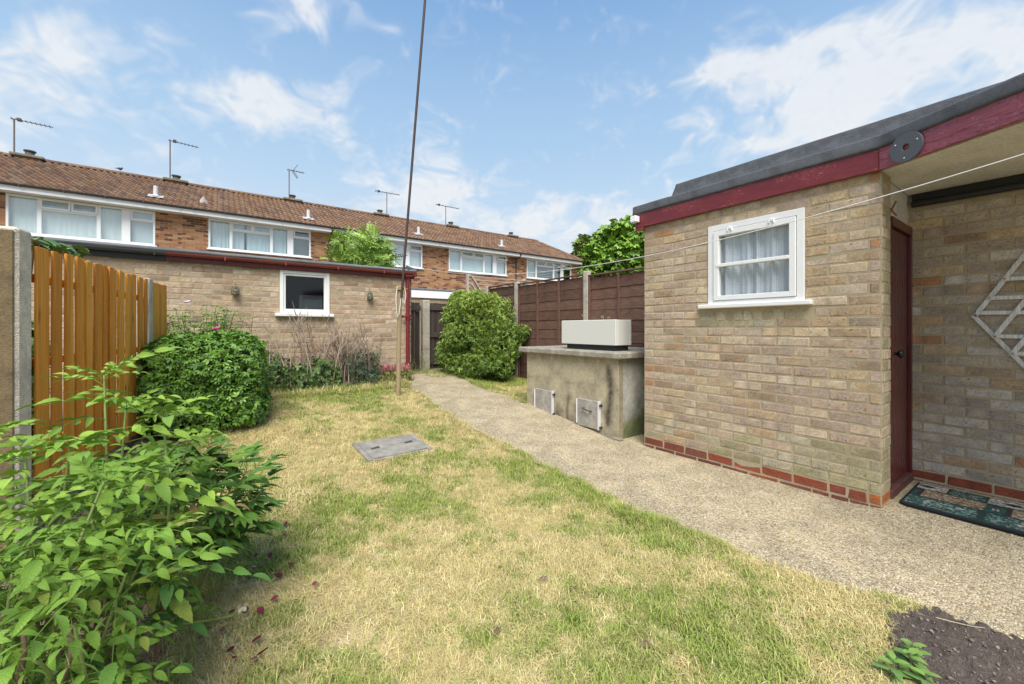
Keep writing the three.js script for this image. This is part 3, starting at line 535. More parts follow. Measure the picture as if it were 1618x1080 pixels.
// ---------------------------------------------------------------- the neighbouring garage at the end of the lawn
{
  const T = 6.85, S0 = -2.6, S1 = 2.75;
  const garage = thing('brick_garage', 'low pale brick garage with dark red gutter and a small white window', 'garage');
  const win = [0.725 - S0, 1.41 - S0, 1.45, 2.10];
  const wall = part(garage, 'wall', holed(0, S1 - S0, 0.1, 2.14, win), mortar); wall.position.copy(V(S0, 0, T));
  const sill = [win[0] - 0.06, win[1] + 0.05, 1.29, 1.455];
  const rest = layBricks(wall, { x0: 0, x1: S1 - S0, y0: 0.34, rows: 24, holes: [win, sill], tone: (x, y, r) => (r() < 0.12 ? 'garageOdd' : r() < 0.12 ? 'grey' : 'garage'), show: (x, y) => x + S0 > -1.25 && y > 0.88 || x + S0 > 0.6 && y > 0.74, seed: 33, shift: 0.06 });
  for (let x = sill[0] + 0.04; x < sill[1]; x += 0.0755) wall.userData.put(x, 1.335, 0.066, 0.085);
  finish(wall, rest);
  part(garage, 'shell', merge([wbox(S1 - 0.1, S1, 0.1, 2.14, T + 0.1, 9.3), wbox(S0, S1, 0.1, 2.14, 9.2, 9.3), wbox(S0, S0 + 0.1, 0.1, 2.14, T + 0.1, 9.2)]), mortar);
  // side wall bricks towards the gates
  const side = part(garage, 'side_wall', span(0, 2.3, 0.1, 2.14, -0.02, 0.0, 0.001), mortar); side.position.copy(V(S1 + 0.001, 0, T)); side.rotation.y = Math.PI / 2;
  finish(side, layBricks(side, { x0: 0, x1: 2.3, y0: 0.34, rows: 24, tone: () => 'garage', show: () => false, seed: 35 }));
  // flat felt roof with a pale kerb, gutter and fascia: black on the left third, dark red beyond
  part(garage, 'felt_roof', merge([boxUV(wbox(S0, S1 + 0.06, 2.215, 2.25, T - 0.07, 9.35, 0.012)), ...[-0.9, -0.16, 0.55, 1.3, 2.05].map((s) => boxUV(wbox(s, s + 0.006, 2.252, 2.262, T - 0.06, 7.4, 0.002)))]), feltPale);
  const kerb = (s0, s1, name, m) => { const g = new THREE.CylinderGeometry(0.03, 0.03, s1 - s0, 12, 24).rotateZ(Math.PI / 2).translate((s0 + s1) / 2, 2.237, -(T - 0.06)); const p = g.attributes.position; for (let i = 0; i < p.count; i++) p.setY(i, p.getY(i) + 0.008 * (fbm(p.getX(i) * 5, 3, 3) - 0.5)); g.computeVertexNormals(); part(garage, name, g, m); };
  kerb(S0, S1 + 0.06, 'roof_kerb', feltPale);
  const RC = -0.55;
  const gut = (s0, s1) => { const pr = []; for (let i = 0; i <= 10; i++) { const a = Math.PI + (i / 10) * Math.PI; pr.push([0.042 * Math.cos(a), 0.042 * Math.sin(a)]); } for (let i = 10; i >= 0; i--) { const a = Math.PI + (i / 10) * Math.PI; pr.push([0.037 * Math.cos(a), 0.037 * Math.sin(a) + 0.001]); } const sh2 = new THREE.Shape(pr.map(([x, y]) => new THREE.Vector2(x, y))); return boxUV(new THREE.ExtrudeGeometry(sh2, { depth: s1 - s0, bevelEnabled: false }).rotateY(Math.PI / 2).translate(s0, 2.205, -(T - 0.098))); };
  const gutterRed = std([0.25, 0.055, 0.04], 0.38, { map: rep(grit, 1.3) }), fasciaRed = std([0.16, 0.022, 0.026], 0.45, { map: rep(woodTex, 1, 1) });
  part(garage, 'gutter', gut(S0, RC), std([0.05, 0.05, 0.052], 0.5), 'black left-hand length of the gutter');
  part(garage, 'gutter', gut(RC + 0.002, S1 + 0.05), gutterRed, 'dark red length of the gutter');
  part(garage, 'fascia_board', boxUV(wbox(S0, RC - 0.001, 2.10, 2.213, T - 0.052, T - 0.02, 0.003)), std([0.02, 0.02, 0.022], 0.5));
  part(garage, 'fascia_board', boxUV(wbox(RC, S1 + 0.04, 2.10, 2.213, T - 0.052, T - 0.02, 0.003)), fasciaRed);
  for (let s = S0 + 0.5; s < S1; s += 0.72) part(garage, 'gutter_bracket', wbox(s, s + 0.022, 2.15, 2.206, T - 0.144, T - 0.05, 0.003), s < RC ? black : gutterRed);
  part(garage, 'felt_flap', new THREE.ConeGeometry(0.10, 0.26, 5, 1).rotateZ(-Math.PI / 2).scale(1, 0.75, 0.8).translate(2.78, 2.262, -(T - 0.02)), felt, 'folded felt corner at the right end of the roof edge');
  // downpipe
  const dp = sub(garage, 'downpipe'); dp.position.copy(V(2.665, 0, T - 0.055));
  const dred = std([0.17, 0.02, 0.026], 0.35);
  part(dp, 'pipe', merge([new THREE.CylinderGeometry(0.034, 0.034, 1.72, 16).translate(0, 1.26, 0), new THREE.CylinderGeometry(0.042, 0.042, 0.09, 16).translate(0, 1.43, 0), new THREE.CylinderGeometry(0.045, 0.036, 0.06, 16).translate(0, 2.11, 0), new THREE.CylinderGeometry(0.042, 0.042, 0.05, 16).translate(0, 0.62, 0)]), dred);
  part(dp, 'pipe_clip', merge([span(-0.11, 0.06, 1.425, 1.455, 0.02, 0.045), span(-0.12, -0.09, 1.415, 1.465, -0.0, 0.045, 0.006)]), dred);
  part(garage, 'gutter_outlet', merge([wbox(2.60, 2.735, 2.125, 2.16, T - 0.13, T - 0.055, 0.01), wbox(2.735, 2.81, 2.135, 2.19, T - 0.13, T - 0.08, 0.012)]), dred);
  // window
  const w = sub(garage, 'window'); w.position.copy(wall.position);
  const [a, b, , y1] = win, y0 = 1.465, F = 0.05, box = (...q) => boxUV(span(...q));
  part(w, 'window_frame', merge([box(a + 0.002, a + F, y0, y1, -0.07, 0.018), box(b - F, b - 0.002, y0, y1, -0.07, 0.018), box(a + F, b - F, y1 - 0.045, y1 - 0.002, -0.07, 0.018), box(a + F, b - F, y0, y0 + 0.03, -0.07, 0.018)]), whitePaint);
  const G = 0.03; part(w, 'sash', merge([box(a + F, a + F + G, y0 + 0.032, y1 - 0.047, -0.04, 0.004), box(b - F - G, b - F, y0 + 0.032, y1 - 0.047, -0.04, 0.004), box(a + F + G, b - F - G, y1 - 0.047 - G, y1 - 0.047, -0.04, 0.004), box(a + F + G, b - F - G, y0 + 0.032, y0 + 0.032 + G, -0.04, 0.004)]), whitePaint);
  part(w, 'pane', span(a + F + G - 0.005, b - F - G + 0.005, y0 + 0.055, y1 - 0.07, -0.022, -0.018, 0.001), new THREE.MeshPhysicalMaterial({ color: lin(0.8, 0.85, 0.85), transmission: 1, roughness: 0.06, ior: 1.36, thickness: 0 }));
  part(w, 'window_sill', box(a - 0.062, b + 0.055, y0 - 0.052, y0 - 0.002, -0.05, 0.075, 0.008), whitePaint);
  part(w, 'reflection_frame', merge([span(a + 0.30, a + 0.345, y0 - 0.1, y0 + 0.30, -0.30, -0.27), span(b - 0.10, b - 0.055, y0 - 0.1, y0 + 0.30, -0.30, -0.27), span(a + 0.345, b - 0.10, y0 + 0.26, y0 + 0.30, -0.30, -0.27), span(a + 0.345, b - 0.10, y0 - 0.1, y0 + 0.26, -0.30, -0.295)]), std([0.14, 0.145, 0.155], 0.8), 'grey framed panel added behind the dark pane to mimic a reflection');  // added panel that imitates the reflection in the glass
  part(w, 'dark_room', merge([span(a - 0.15, b + 0.15, y0 - 0.15, y1, -0.9, -0.85), span(a - 0.16, a - 0.15, y0 - 0.15, y1, -0.85, -0.1), span(b + 0.15, b + 0.16, y0 - 0.15, y1, -0.85, -0.1), span(a - 0.16, b + 0.16, y0 - 0.16, y0 - 0.15, -0.85, -0.1)]), gloom);
}
// two lantern-shaped wall lights hung on the garage wall
function lantern(s, y, label) {
  const T = 6.85, o = thing('hanging_lantern', label, 'lantern', V(s, y, T - 0.055), 0, 'lanterns on the garage wall');
  const brass = std([0.20, 0.20, 0.13], 0.35, { metalness: 0.75 });
  part(o, 'cap', new THREE.LatheGeometry([[0.012, 0.062], [0.02, 0.055], [0.034, 0.05], [0.037, 0.042], [0.03, 0.038]].map(([a, b]) => new THREE.Vector2(a, b)), 16), brass);
  part(o, 'globe', new THREE.SphereGeometry(0.032, 16, 12).scale(1, 1.15, 1), new THREE.MeshPhysicalMaterial({ color: lin(0.85, 0.9, 0.85), transmission: 0.85, roughness: 0.12, thickness: 0.03, ior: 1.4 }));
  const cage = []; for (let k = 0; k < 6; k++) { const a = k * Math.PI / 3, pts = []; for (let i = 0; i <= 6; i++) { const f = i / 6, r = 0.034 + 0.012 * Math.sin(f * Math.PI); pts.push(new THREE.Vector3(r * Math.cos(a), 0.044 - f * 0.09, r * Math.sin(a))); } cage.push(tube(pts, 0.0035, 0.0035, 5)); }
  cage.push(new THREE.TorusGeometry(0.044, 0.004, 6, 20).rotateX(Math.PI / 2), new THREE.TorusGeometry(0.05, 0.005, 6, 20).rotateX(Math.PI / 2).translate(0, -0.038, 0));
  part(o, 'cage', merge(cage), brass);
  part(o, 'base', new THREE.LatheGeometry([[0, -0.075], [0.02, -0.07], [0.05, -0.05], [0.052, -0.042], [0.03, -0.036]].map(([a, b]) => new THREE.Vector2(a, b)), 18), brass);
  part(o, 'hanger', merge([bar(new THREE.Vector3(-0.028, 0.05, 0), new THREE.Vector3(0, 0.125, -0.04), 0.0025, 5), bar(new THREE.Vector3(0.028, 0.05, 0), new THREE.Vector3(0, 0.125, -0.04), 0.0025, 5), bar(new THREE.Vector3(0, 0.125, -0.055), new THREE.Vector3(0, 0.128, -0.03), 0.005, 6)]), std([0.25, 0.22, 0.18], 0.6));
}
lantern(0.186, 1.755, 'small brass cage lantern on the garage wall between the pink rose and the garage window');
lantern(2.02, 1.77, 'small brass cage lantern on the garage wall between the garage window and the clothes post');

// ---------------------------------------------------------------- orange picket fence on the left
const orange = [[0.850, 0.374, 0.032], [0.808, 0.333, 0.030], [0.764, 0.301, 0.024], [0.850, 0.405, 0.043], [0.698, 0.271, 0.021]].map((c) => std(c, 0.75, { map: rep(woodTex, 2, 0.5), bumpMap: rep(woodBump, 2, 0.5), bumpScale: 0.0025 }));
{
  const A = [-0.854, 3.385], B = [-0.573, 5.19], L = Math.hypot(B[0] - A[0], B[1] - A[1]), turn = Math.atan2(B[1] - A[1], B[0] - A[0]);
  const f = thing('picket_fence', 'bright orange stained picket fence with concrete posts along the left side of the garden', 'fence', V(A[0], 0, A[1]), turn);
  // local x along the fence, local z towards the garden (to the right of the run)
  const r = rng(12), shapes = [0.062, 0.07, 0.078, 0.05].map((w) => [0, 1].map(() => boxUV(cbox(w, 1.42, 0.015, 0.002, 0.003, r), r() * 3, r() * 3)));
  const picket = (x, wi, out, top) => { const m = part(f, 'picket', shapes[wi][r() < 0.5 ? 0 : 1], pick(r, orange)); m.position.set(x, top - 0.71, out); m.rotation.set((r() - 0.5) * 0.008, 0.14 - r() * 0.26, (r() - 0.5) * 0.014); };
  let x = 0.03, nth = 0; const W = [0.062, 0.07, 0.078, 0.05];
  while (x < L - 0.05) { const i = Math.floor(r() * 4), gap = x < 0.55 ? 0.009 + r() * 0.009 : 0.003 + r() * r() * 0.008; picket(x + W[i] / 2, i, 0.010 + ((++nth) % 2 ? 0.010 : -0.003) * (0.6 + 0.6 * r()), 1.705 + (r() - 0.5) * 0.018); x += W[i] + gap; }
  x = L + 0.125; while (x < L + 0.6) { const i = Math.floor(r() * 4); picket(x + W[i] / 2, i, 0.012 + (r() - 0.5) * 0.006, 1.70 + (r() - 0.5) * 0.012); x += W[i] - 0.003; }
  for (const y of [0.52, 1.02, 1.50]) { part(f, 'rail', span(0.0, L, y, y + 0.045, -0.045, -0.012), orange[2]); part(f, 'rail', span(L + 0.11, L + 0.62, y, y + 0.045, -0.045, -0.012), orange[2]); }
  const lichen = std([0.40, 0.34, 0.25], 0.95, { map: rep(concreteTex, 1.4), bumpMap: rep(concreteBump, 3), bumpScale: 0.006 });
  const post = part(f, 'post', boxUV(cbox(0.13, 1.90, 0.14, 0.012).translate(-0.065, 0.82, -0.052)), std([0.92, 0.82, 0.68], 0.9, { map: concreteTex, bumpMap: rep(concreteBump, 2), bumpScale: 0.006 }), 'large weathered concrete post at the near end of the orange fence');
  part(f, 'post_stain', boxUV(cbox(0.012, 1.86, 0.122, 0.004).translate(-0.134, 0.82, -0.056)), std([0.26, 0.19, 0.10], 0.95, { map: rep(concreteTex, 2), bumpMap: rep(concreteBump, 3), bumpScale: 0.004 }), 'brown stained face of the near concrete post');
  part(f, 'post', boxUV(cbox(0.10, 1.74, 0.10, 0.008).translate(L + 0.06, 0.85, -0.015)), paleConcrete);
  part(f, 'gravel_board', boxUV(span(0.0, L, 0.06, 0.32, -0.05, -0.01)), lichen); part(f, 'gravel_board', boxUV(span(L + 0.11, L + 0.62, 0.1, 0.36, -0.05, -0.01)), lichen);
}

// ---------------------------------------------------------------- brown lap fence on the right
const brown = [[0.159, 0.079, 0.053], [0.182, 0.092, 0.063], [0.138, 0.070, 0.047], [0.196, 0.103, 0.071]].map((c) => std(c, 0.85, { map: rep(woodTex.clone(), 0.5, 2), bumpMap: rep(woodBump, 0.5, 2), bumpScale: 0.003 }));
for (const m of brown) { m.map.rotation = Math.PI / 2; m.bumpMap.rotation = Math.PI / 2; }
{
  const S = 4.8, f = thing('lap_fence', 'dark brown overlapped board fence with concrete posts behind the coal bunker', 'fence', V(S, 0, 7.62), -Math.PI / 2);   // local x runs towards the camera
  const X = (t) => 7.62 - t, r = rng(31), boards = [0, 1, 2, 3].map(() => boxUV(cbox(1.79, 0.185, 0.016, 0.004, 0.004, r).rotateX(-0.045), r() * 3, r() * 3));
  const short = [0, 1].map(() => boxUV(cbox(0.98, 0.185, 0.016, 0.004, 0.004, r).rotateX(-0.045), r() * 3, r() * 3));
  const panel = (t0, t1, y0, shp) => {
    const p = sub(f, 'fence_panel'), a = X(t1), b = X(t0), c = (a + b) / 2;
    for (let k = 0; k < 11; k++) { const m = part(p, 'board', pick(r, shp), pick(r, brown)); m.position.set(c, y0 + 0.09 + k * 0.166, 0.004 + (r() - 0.5) * 0.003); m.rotation.z = (r() - 0.5) * 0.006; }
    const n = b - a > 1.2 ? 4 : 2; for (let k = 0; k < n; k++) { const x = lerp(a + 0.022, b - 0.022, k / (n - 1)); part(p, 'batten', boxUV(span(x - 0.02, x + 0.02, y0, y0 + 1.87, 0.017, 0.045)), brown[1]); }
    part(p, 'capping', boxUV(span(a, b, y0 + 1.872, y0 + 1.892, -0.02, 0.05)), brown[3]);
    part(p, 'bottom_gravel_board', boxUV(span(a, b, y0 - 0.32, y0 - 0.005, -0.02, 0.02)), concrete);
  };
  panel(6.50, 7.48, 0.255, short); panel(4.63, 6.42, 0.225, boards); panel(2.75, 4.54, 0.195, boards);
  for (const t of [7.54, 6.46, 4.585, 2.70]) part(f, 'post', boxUV(cbox(0.10, 2.4, 0.085, 0.008).translate(X(t), 0.955, 0.012)), paleConcrete);
}

// ---------------------------------------------------------------- the two brown gates
{
  const T = 7.5, gm = [[0.075, 0.055, 0.045], [0.09, 0.066, 0.054], [0.062, 0.046, 0.038]].map((c) => std(c, 0.85, { map: rep(woodTex, 2, 0.7), bumpMap: rep(woodBump, 2, 0.7), bumpScale: 0.003 }));
  const gate = (name, s0, s1, label, ledges) => {
    const g = thing(name, label, 'gate', V(s0, 0.40, T), 0, 'brown ledged gates'), n = Math.max(3, Math.round((s1 - s0) / 0.1)), w = (s1 - s0) / n, r = rng(Math.round(s0 * 91));
    for (let i = 0; i < n; i++) part(g, 'board', boxUV(cbox(w - 0.006, 1.31 + (r() - 0.5) * 0.01, 0.02, 0.005).translate(w * (i + 0.5), 0.69, -0.02), r() * 2, r() * 2), pick(r, gm));
    for (const y of ledges) part(g, 'ledge', boxUV(span(0, s1 - s0, y, y + 0.10, -0.008, 0.022)), gm[1]);
    part(g, 'latch', merge([span(s1 - s0 - 0.10, s1 - s0 - 0.02, 1.16, 1.185, 0.022, 0.034), span(s1 - s0 - 0.05, s1 - s0 - 0.03, 1.10, 1.24, 0.034, 0.044)]), darkMetal);
  };
  gate('wooden_gate', 2.66, 3.195, 'narrow dark brown board gate between the red downpipe and the concrete gate post', [1.19]);
  gate('wooden_gate', 3.375, 4.70, 'dark brown ledged board gate half hidden behind the big round shrub', [1.20, 0.66, 0.12]);
  solo('gate_post', boxUV(cbox(0.145, 1.9, 0.14, 0.012)).translate(3.285, 0.84, -(T - 0.03)), paleConcrete, 'square concrete post between the two brown gates', 'gate post');
}

// ---------------------------------------------------------------- concrete coal bunker with two hatches, and the trough on top
{
  const b = thing('coal_bunker', 'mossy concrete coal bunker with two small white-edged hatches and a slab lid', 'coal bunker');
  const S = 3.52, T0 = 2.90, T1 = 4.52;
  const side = std([0.37, 0.36, 0.31], 0.95, { map: concreteTex, bumpMap: rep(concreteBump, 2), bumpScale: 0.004 });
  const grimy = (g, tint) => { const p = g.attributes.position, c = new Float32Array(p.count * 3); for (let i = 0; i < p.count; i++) { const q = tint(p.getX(i), p.getY(i), -p.getZ(i)); c[3 * i] = q[0]; c[3 * i + 1] = q[1]; c[3 * i + 2] = q[2]; } g.setAttribute('color', new THREE.BufferAttribute(c, 3)); return g; };
  const fine = (s0, s1, y0, y1, t0, t1, n) => { const g = new THREE.BoxGeometry(s1 - s0, y1 - y0, t1 - t0, s1 - s0 > 0.2 ? n : 1, n, t1 - t0 > 0.2 ? n : 1).translate((s0 + s1) / 2, (y0 + y1) / 2, -(t0 + t1) / 2); return boxUV(g, t0, 0.2); };
  const castMat = (scale, bump) => new THREE.MeshStandardMaterial({ roughness: 0.95, vertexColors: true, map: rep(concreteTex, scale), bumpMap: rep(concreteBump, 3), bumpScale: bump });
  const blot = (t, y, ct, w, ya, yb) => Math.exp(-Math.pow((t - ct - 0.02 * Math.sin(y * 9) + 0.03 * (fbm(y * 9, ct * 7, 3) - 0.5)) / (w * (0.5 + fbm(y * 7 + 3, ct, 2))), 2)) * smooth(ya, ya + 0.1, y) * (1 - smooth(yb - 0.12, yb, y));
  const frontTint = (s, y, t) => { const base = mix3([0.708, 0.615, 0.433], [0.625, 0.539, 0.376], fbm(t * 5, y * 5, 3)); let d = 0.9 * blot(t, y, 3.03, 0.045, 0.08, 0.88) + 0.6 * blot(t, y, 3.69, 0.03, 0.03, 0.5) + 0.75 * blot(t, y, 3.86, 0.09, -0.1, 0.30) + 0.4 * blot(t, y, 3.62, 0.08, -0.1, 0.26) + 0.35 * smooth(0.12, 0.0, y - 0.05) + 0.35 * smooth(0.82, 0.9, y) * fbm(t * 20, 2, 3); return mix3(base, [0.10, 0.085, 0.06], clamp(d * (0.6 + 0.8 * fbm(t * 40, y * 40, 3)))); };
  const endTint = (s, y, t) => { const n = fbm(s * 7, y * 7, 4), top = mix3([0.644, 0.632, 0.564], [0.437, 0.391, 0.276], smooth(0.62, 0.9, y + 0.2 * (n - 0.5)) * 0.7), moss = smooth(0.42, 0.12, y - 0.28 * (s - S - 0.3) + 0.3 * (n - 0.5)); let c = mix3(top, [0.15, 0.185, 0.05], moss * 0.9); if (s < S + 0.06) c = [0.42, 0.36, 0.24]; return c; };
  part(b, 'front_panel', grimy(fine(S, S + 0.06, 0.03, 0.90, 3.708, T1, 40), frontTint), castMat(1.3, 0.006));
  part(b, 'front_panel', grimy(fine(S - 0.006, S + 0.06, 0.03, 0.90, T0 + 0.002, 3.70, 40), frontTint), castMat(1.3, 0.006));
  part(b, 'end_panel', grimy(fine(S + 0.004, S + 1.0, 0.02, 0.895, T0 - 0.001, T0 + 0.06, 40), endTint), castMat(1, 0.004), 'end slab greened with moss towards the ground');
  part(b, 'end_panel', boxUV(wbox(S + 0.06, S + 1.0, 0.03, 0.895, T1 - 0.07, T1 - 0.003, 0.008)), side);
  part(b, 'back_panel', boxUV(wbox(S + 0.94, S + 1.0, 0.03, 0.895, T0 + 0.06, T1 - 0.07, 0.008)), side);
  const lid = cbox(1.22, 0.075, 1.80, 0.014); part(b, 'lid', boxUV(lid.translate(S - 0.075 + 0.61, 0.94, -3.73), 0.2, 0.4), std([0.55, 0.50, 0.41], 0.95, { map: rep(concreteTex, 2), bumpMap: rep(concreteBump, 2), bumpScale: 0.012 }));
  const hatch = (t0, t1, y0, y1, handle) => {
    const h = sub(b, 'hatch'); const hm = std([0.56, 0.53, 0.48], 0.95, { map: rep(concreteTex, 2.3), bumpMap: rep(concreteBump, 3), bumpScale: 0.005 });
    part(h, 'hatch_plate', boxUV(wbox(S - 0.035, S - 0.008, y0, y1, t0, t1, 0.004), t0), hm);
    part(h, 'channel', wbox(S - 0.045, S - 0.008, y0 + 0.0, y1 + 0.005, t0 - 0.024, t0 - 0.003, 0.002), std([0.62, 0.62, 0.62], 0.5));
    part(h, 'channel', wbox(S - 0.04, S - 0.008, y0 + 0.02, y1 - 0.01, t1 + 0.003, t1 + 0.013, 0.002), upvc);
    for (const y of [y1 - 0.05, y0 + 0.02]) part(h, 'bolt', wbox(S - 0.05, S - 0.008, y, y + 0.025, t0 - 0.05, t0 - 0.033, 0.004), black);
    if (handle) part(h, 'handle', merge([bar(V(S - 0.07, y1 - 0.10, t1 - 0.11), V(S - 0.07, y1 - 0.12, t0 + 0.09), 0.009, 8), bar(V(S - 0.07, y1 - 0.10, t1 - 0.115), V(S - 0.03, y1 - 0.10, t1 - 0.115), 0.009, 8), bar(V(S - 0.07, y1 - 0.12, t0 + 0.095), V(S - 0.03, y1 - 0.12, t0 + 0.095), 0.009, 8)]), std([0.10, 0.075, 0.055], 0.7));
  };
  hatch(3.965, 4.30, 0.105, 0.425, false); hatch(3.175, 3.50, 0.085, 0.405, true);
  part(b, 'footing', boxUV(wbox(S - 0.05, S + 0.02, -0.05, 0.055, T0 - 0.05, 4.5, 0.012)), std([0.30, 0.27, 0.2], 0.95, { map: concreteTex }));

  const t = thing('trough_planter', 'pale grey concrete trough standing on a black plinth on the coal bunker', 'planter', V(0, 0, 0));
  const cem = std([0.68, 0.665, 0.60], 0.9, { bumpMap: rep(concreteBump, 3), bumpScale: 0.002 });
  const s0 = 3.62, s1 = 3.90, a = 3.03, c = 3.92;
  part(t, 'trough', merge([wbox(s0, s0 + 0.035, 1.042, 1.337, a, c, 0.005), wbox(s1 - 0.035, s1, 1.042, 1.337, a, c, 0.005), wbox(s0 + 0.035, s1 - 0.035, 1.042, 1.335, a + 0.001, a + 0.036, 0.004), wbox(s0 + 0.035, s1 - 0.035, 1.042, 1.335, c - 0.036, c - 0.001, 0.004), wbox(s0 + 0.03, s1 - 0.03, 1.044, 1.07, a + 0.03, c - 0.03)]), cem);
  part(t, 'soil', boxUV(wbox(s0 + 0.036, s1 - 0.036, 1.07, 1.30, a + 0.037, c - 0.037)), std([0.16, 0.11, 0.08], 1, { map: rep(soilTex, 4) }));
  part(t, 'plinth', wbox(s0 + 0.03, s1 - 0.02, 0.979, 1.041, a + 0.03, c - 0.07, 0.004), std([0.018, 0.018, 0.024], 0.6));
  const sp = []; for (const [s, tt, h] of [[3.74, 3.66, 0.09], [3.70, 3.30, 0.06], [3.76, 3.35, 0.07], [3.72, 3.22, 0.05]]) { sp.push(tube([V(s, 1.29, tt), V(s + 0.01, 1.30 + h * 0.6, tt - 0.01), V(s + 0.015, 1.32 + h, tt + 0.01)], 0.002, 0.0015, 5)); for (let k = 0; k < 5; k++) sp.push(new THREE.SphereGeometry(0.007, 6, 4).scale(1.6, 0.6, 1).translate(s + 0.015 + 0.012 * Math.cos(k * 2.4), 1.32 + h - 0.004 * k, -(tt + 0.01 + 0.012 * Math.sin(k * 2.4)))); }
  part(t, 'seedling', merge(sp), std([0.30, 0.30, 0.12], 0.8));
}

// ---------------------------------------------------------------- inspection cover in the lawn
{
  const y = groundY(MAN.s, MAN.t) + 0.012, m = thing('inspection_cover', 'rectangular grey concrete inspection cover set in the dry lawn', 'inspection cover', V(MAN.s, y, MAN.t), MAN.turn);
  m.rotation.x = 0.088;
  const cm = std([0.45, 0.42, 0.37], 0.92, { map: rep(concreteTex, 2.2), bumpMap: rep(concreteBump, 3), bumpScale: 0.006 });
  part(m, 'frame', merge([span(-0.305, -0.262, -0.05, 0.022, -0.235, 0.235, 0.005), span(0.262, 0.305, -0.05, 0.012, -0.235, 0.235, 0.005), span(-0.262, 0.262, -0.05, 0.010, -0.237, -0.216, 0.005), span(-0.262, 0.262, -0.05, 0.010, 0.216, 0.237, 0.005)].map((g) => boxUV(g))), cm);
  part(m, 'lid', boxUV(cbox(0.514, 0.05, 0.424, 0.006).translate(0, -0.004, 0)), cm);
  for (const x of [-0.16, 0.16]) part(m, 'lifting_eye', merge([span(x - 0.04, x + 0.04, 0.0205, 0.0225, -0.022, 0.022, 0.001), bar(new THREE.Vector3(x - 0.035, 0.026, 0.012), new THREE.Vector3(x + 0.035, 0.026, -0.012), 0.006, 7)]), std([0.09, 0.08, 0.075], 0.8));
}

// ---------------------------------------------------------------- clothes pole, line
{
  const B = V(2.045, groundY(2.045, 5.58), 5.58), T1 = sight(632, 455, 5.70), top = sight(673.5, -22, 5.72);
  const o = thing('clothes_pole', 'tall thin brown pole rising out of a pale post near the end of the lawn', 'clothes pole', V(0, 0, 0));
  part(o, 'post', bar(B.clone().setY(B.y - 0.1), T1.clone().add(new THREE.Vector3(0, 0.02, 0)), 0.031, 14), std([0.40, 0.31, 0.18], 0.75, { map: rep(woodTex, 2, 1) }), 'pale yellowish lower post');
  part(o, 'pole', bar(sight(634.5, 470, 5.66), top, 0.017, 12, 0.017), std([0.065, 0.04, 0.03], 0.65, { map: rep(grit, 2) }));
  const r = rng(3), kn = []; for (let k = 0; k < 9; k++) kn.push(new THREE.TorusGeometry(0.042 + r() * 0.008, 0.007 + r() * 0.004, 6, 18).applyMatrix4(trs(T1.x, T1.y - 0.03 + r() * 0.06, T1.z, Math.PI / 2 + (r() - 0.5) * 0.7, 0, (r() - 0.5) * 0.7)));
  kn.push(bar(T1.clone().add(new THREE.Vector3(-0.09, 0.005, 0)), T1.clone().add(new THREE.Vector3(0.10, -0.01, 0.02)), 0.009, 6));
  part(o, 'rope_knot', merge(kn), std([0.38, 0.24, 0.09], 0.9));
  const lp = (dx, len) => tube([T1.clone().add(new THREE.Vector3(dx, 0.02, 0.035)), T1.clone().add(new THREE.Vector3(dx * 1.5, -len * 0.4, 0.05)), T1.clone().add(new THREE.Vector3(dx * 0.9, -len, 0.045)), T1.clone().add(new THREE.Vector3(dx * 0.2, -len * 0.5, 0.05)), T1.clone().add(new THREE.Vector3(-dx * 0.1, 0.0, 0.045))], 0.0055, 0.0055, 6);
  part(o, 'rope_loop', merge([lp(-0.05, 0.42), lp(0.045, 0.22)]), std([0.72, 0.70, 0.62], 0.9));
  const A = sight(646, 418, 5.69), E = sight(1618, 243, 1.6), pts = [];
  for (let i = 0; i <= 60; i++) { const k = i / 50, p = A.clone().lerp(E, k); p.y -= 4 * 0.28 * k * (1 - k); pts.push(p); }
  solo('clothes_line', tube(pts, 0.0023, 0.0023, 6, 120), std([0.72, 0.71, 0.68], 0.6), 'thin white clothes line sagging from the tall pole past the outhouse', 'clothes line');
}

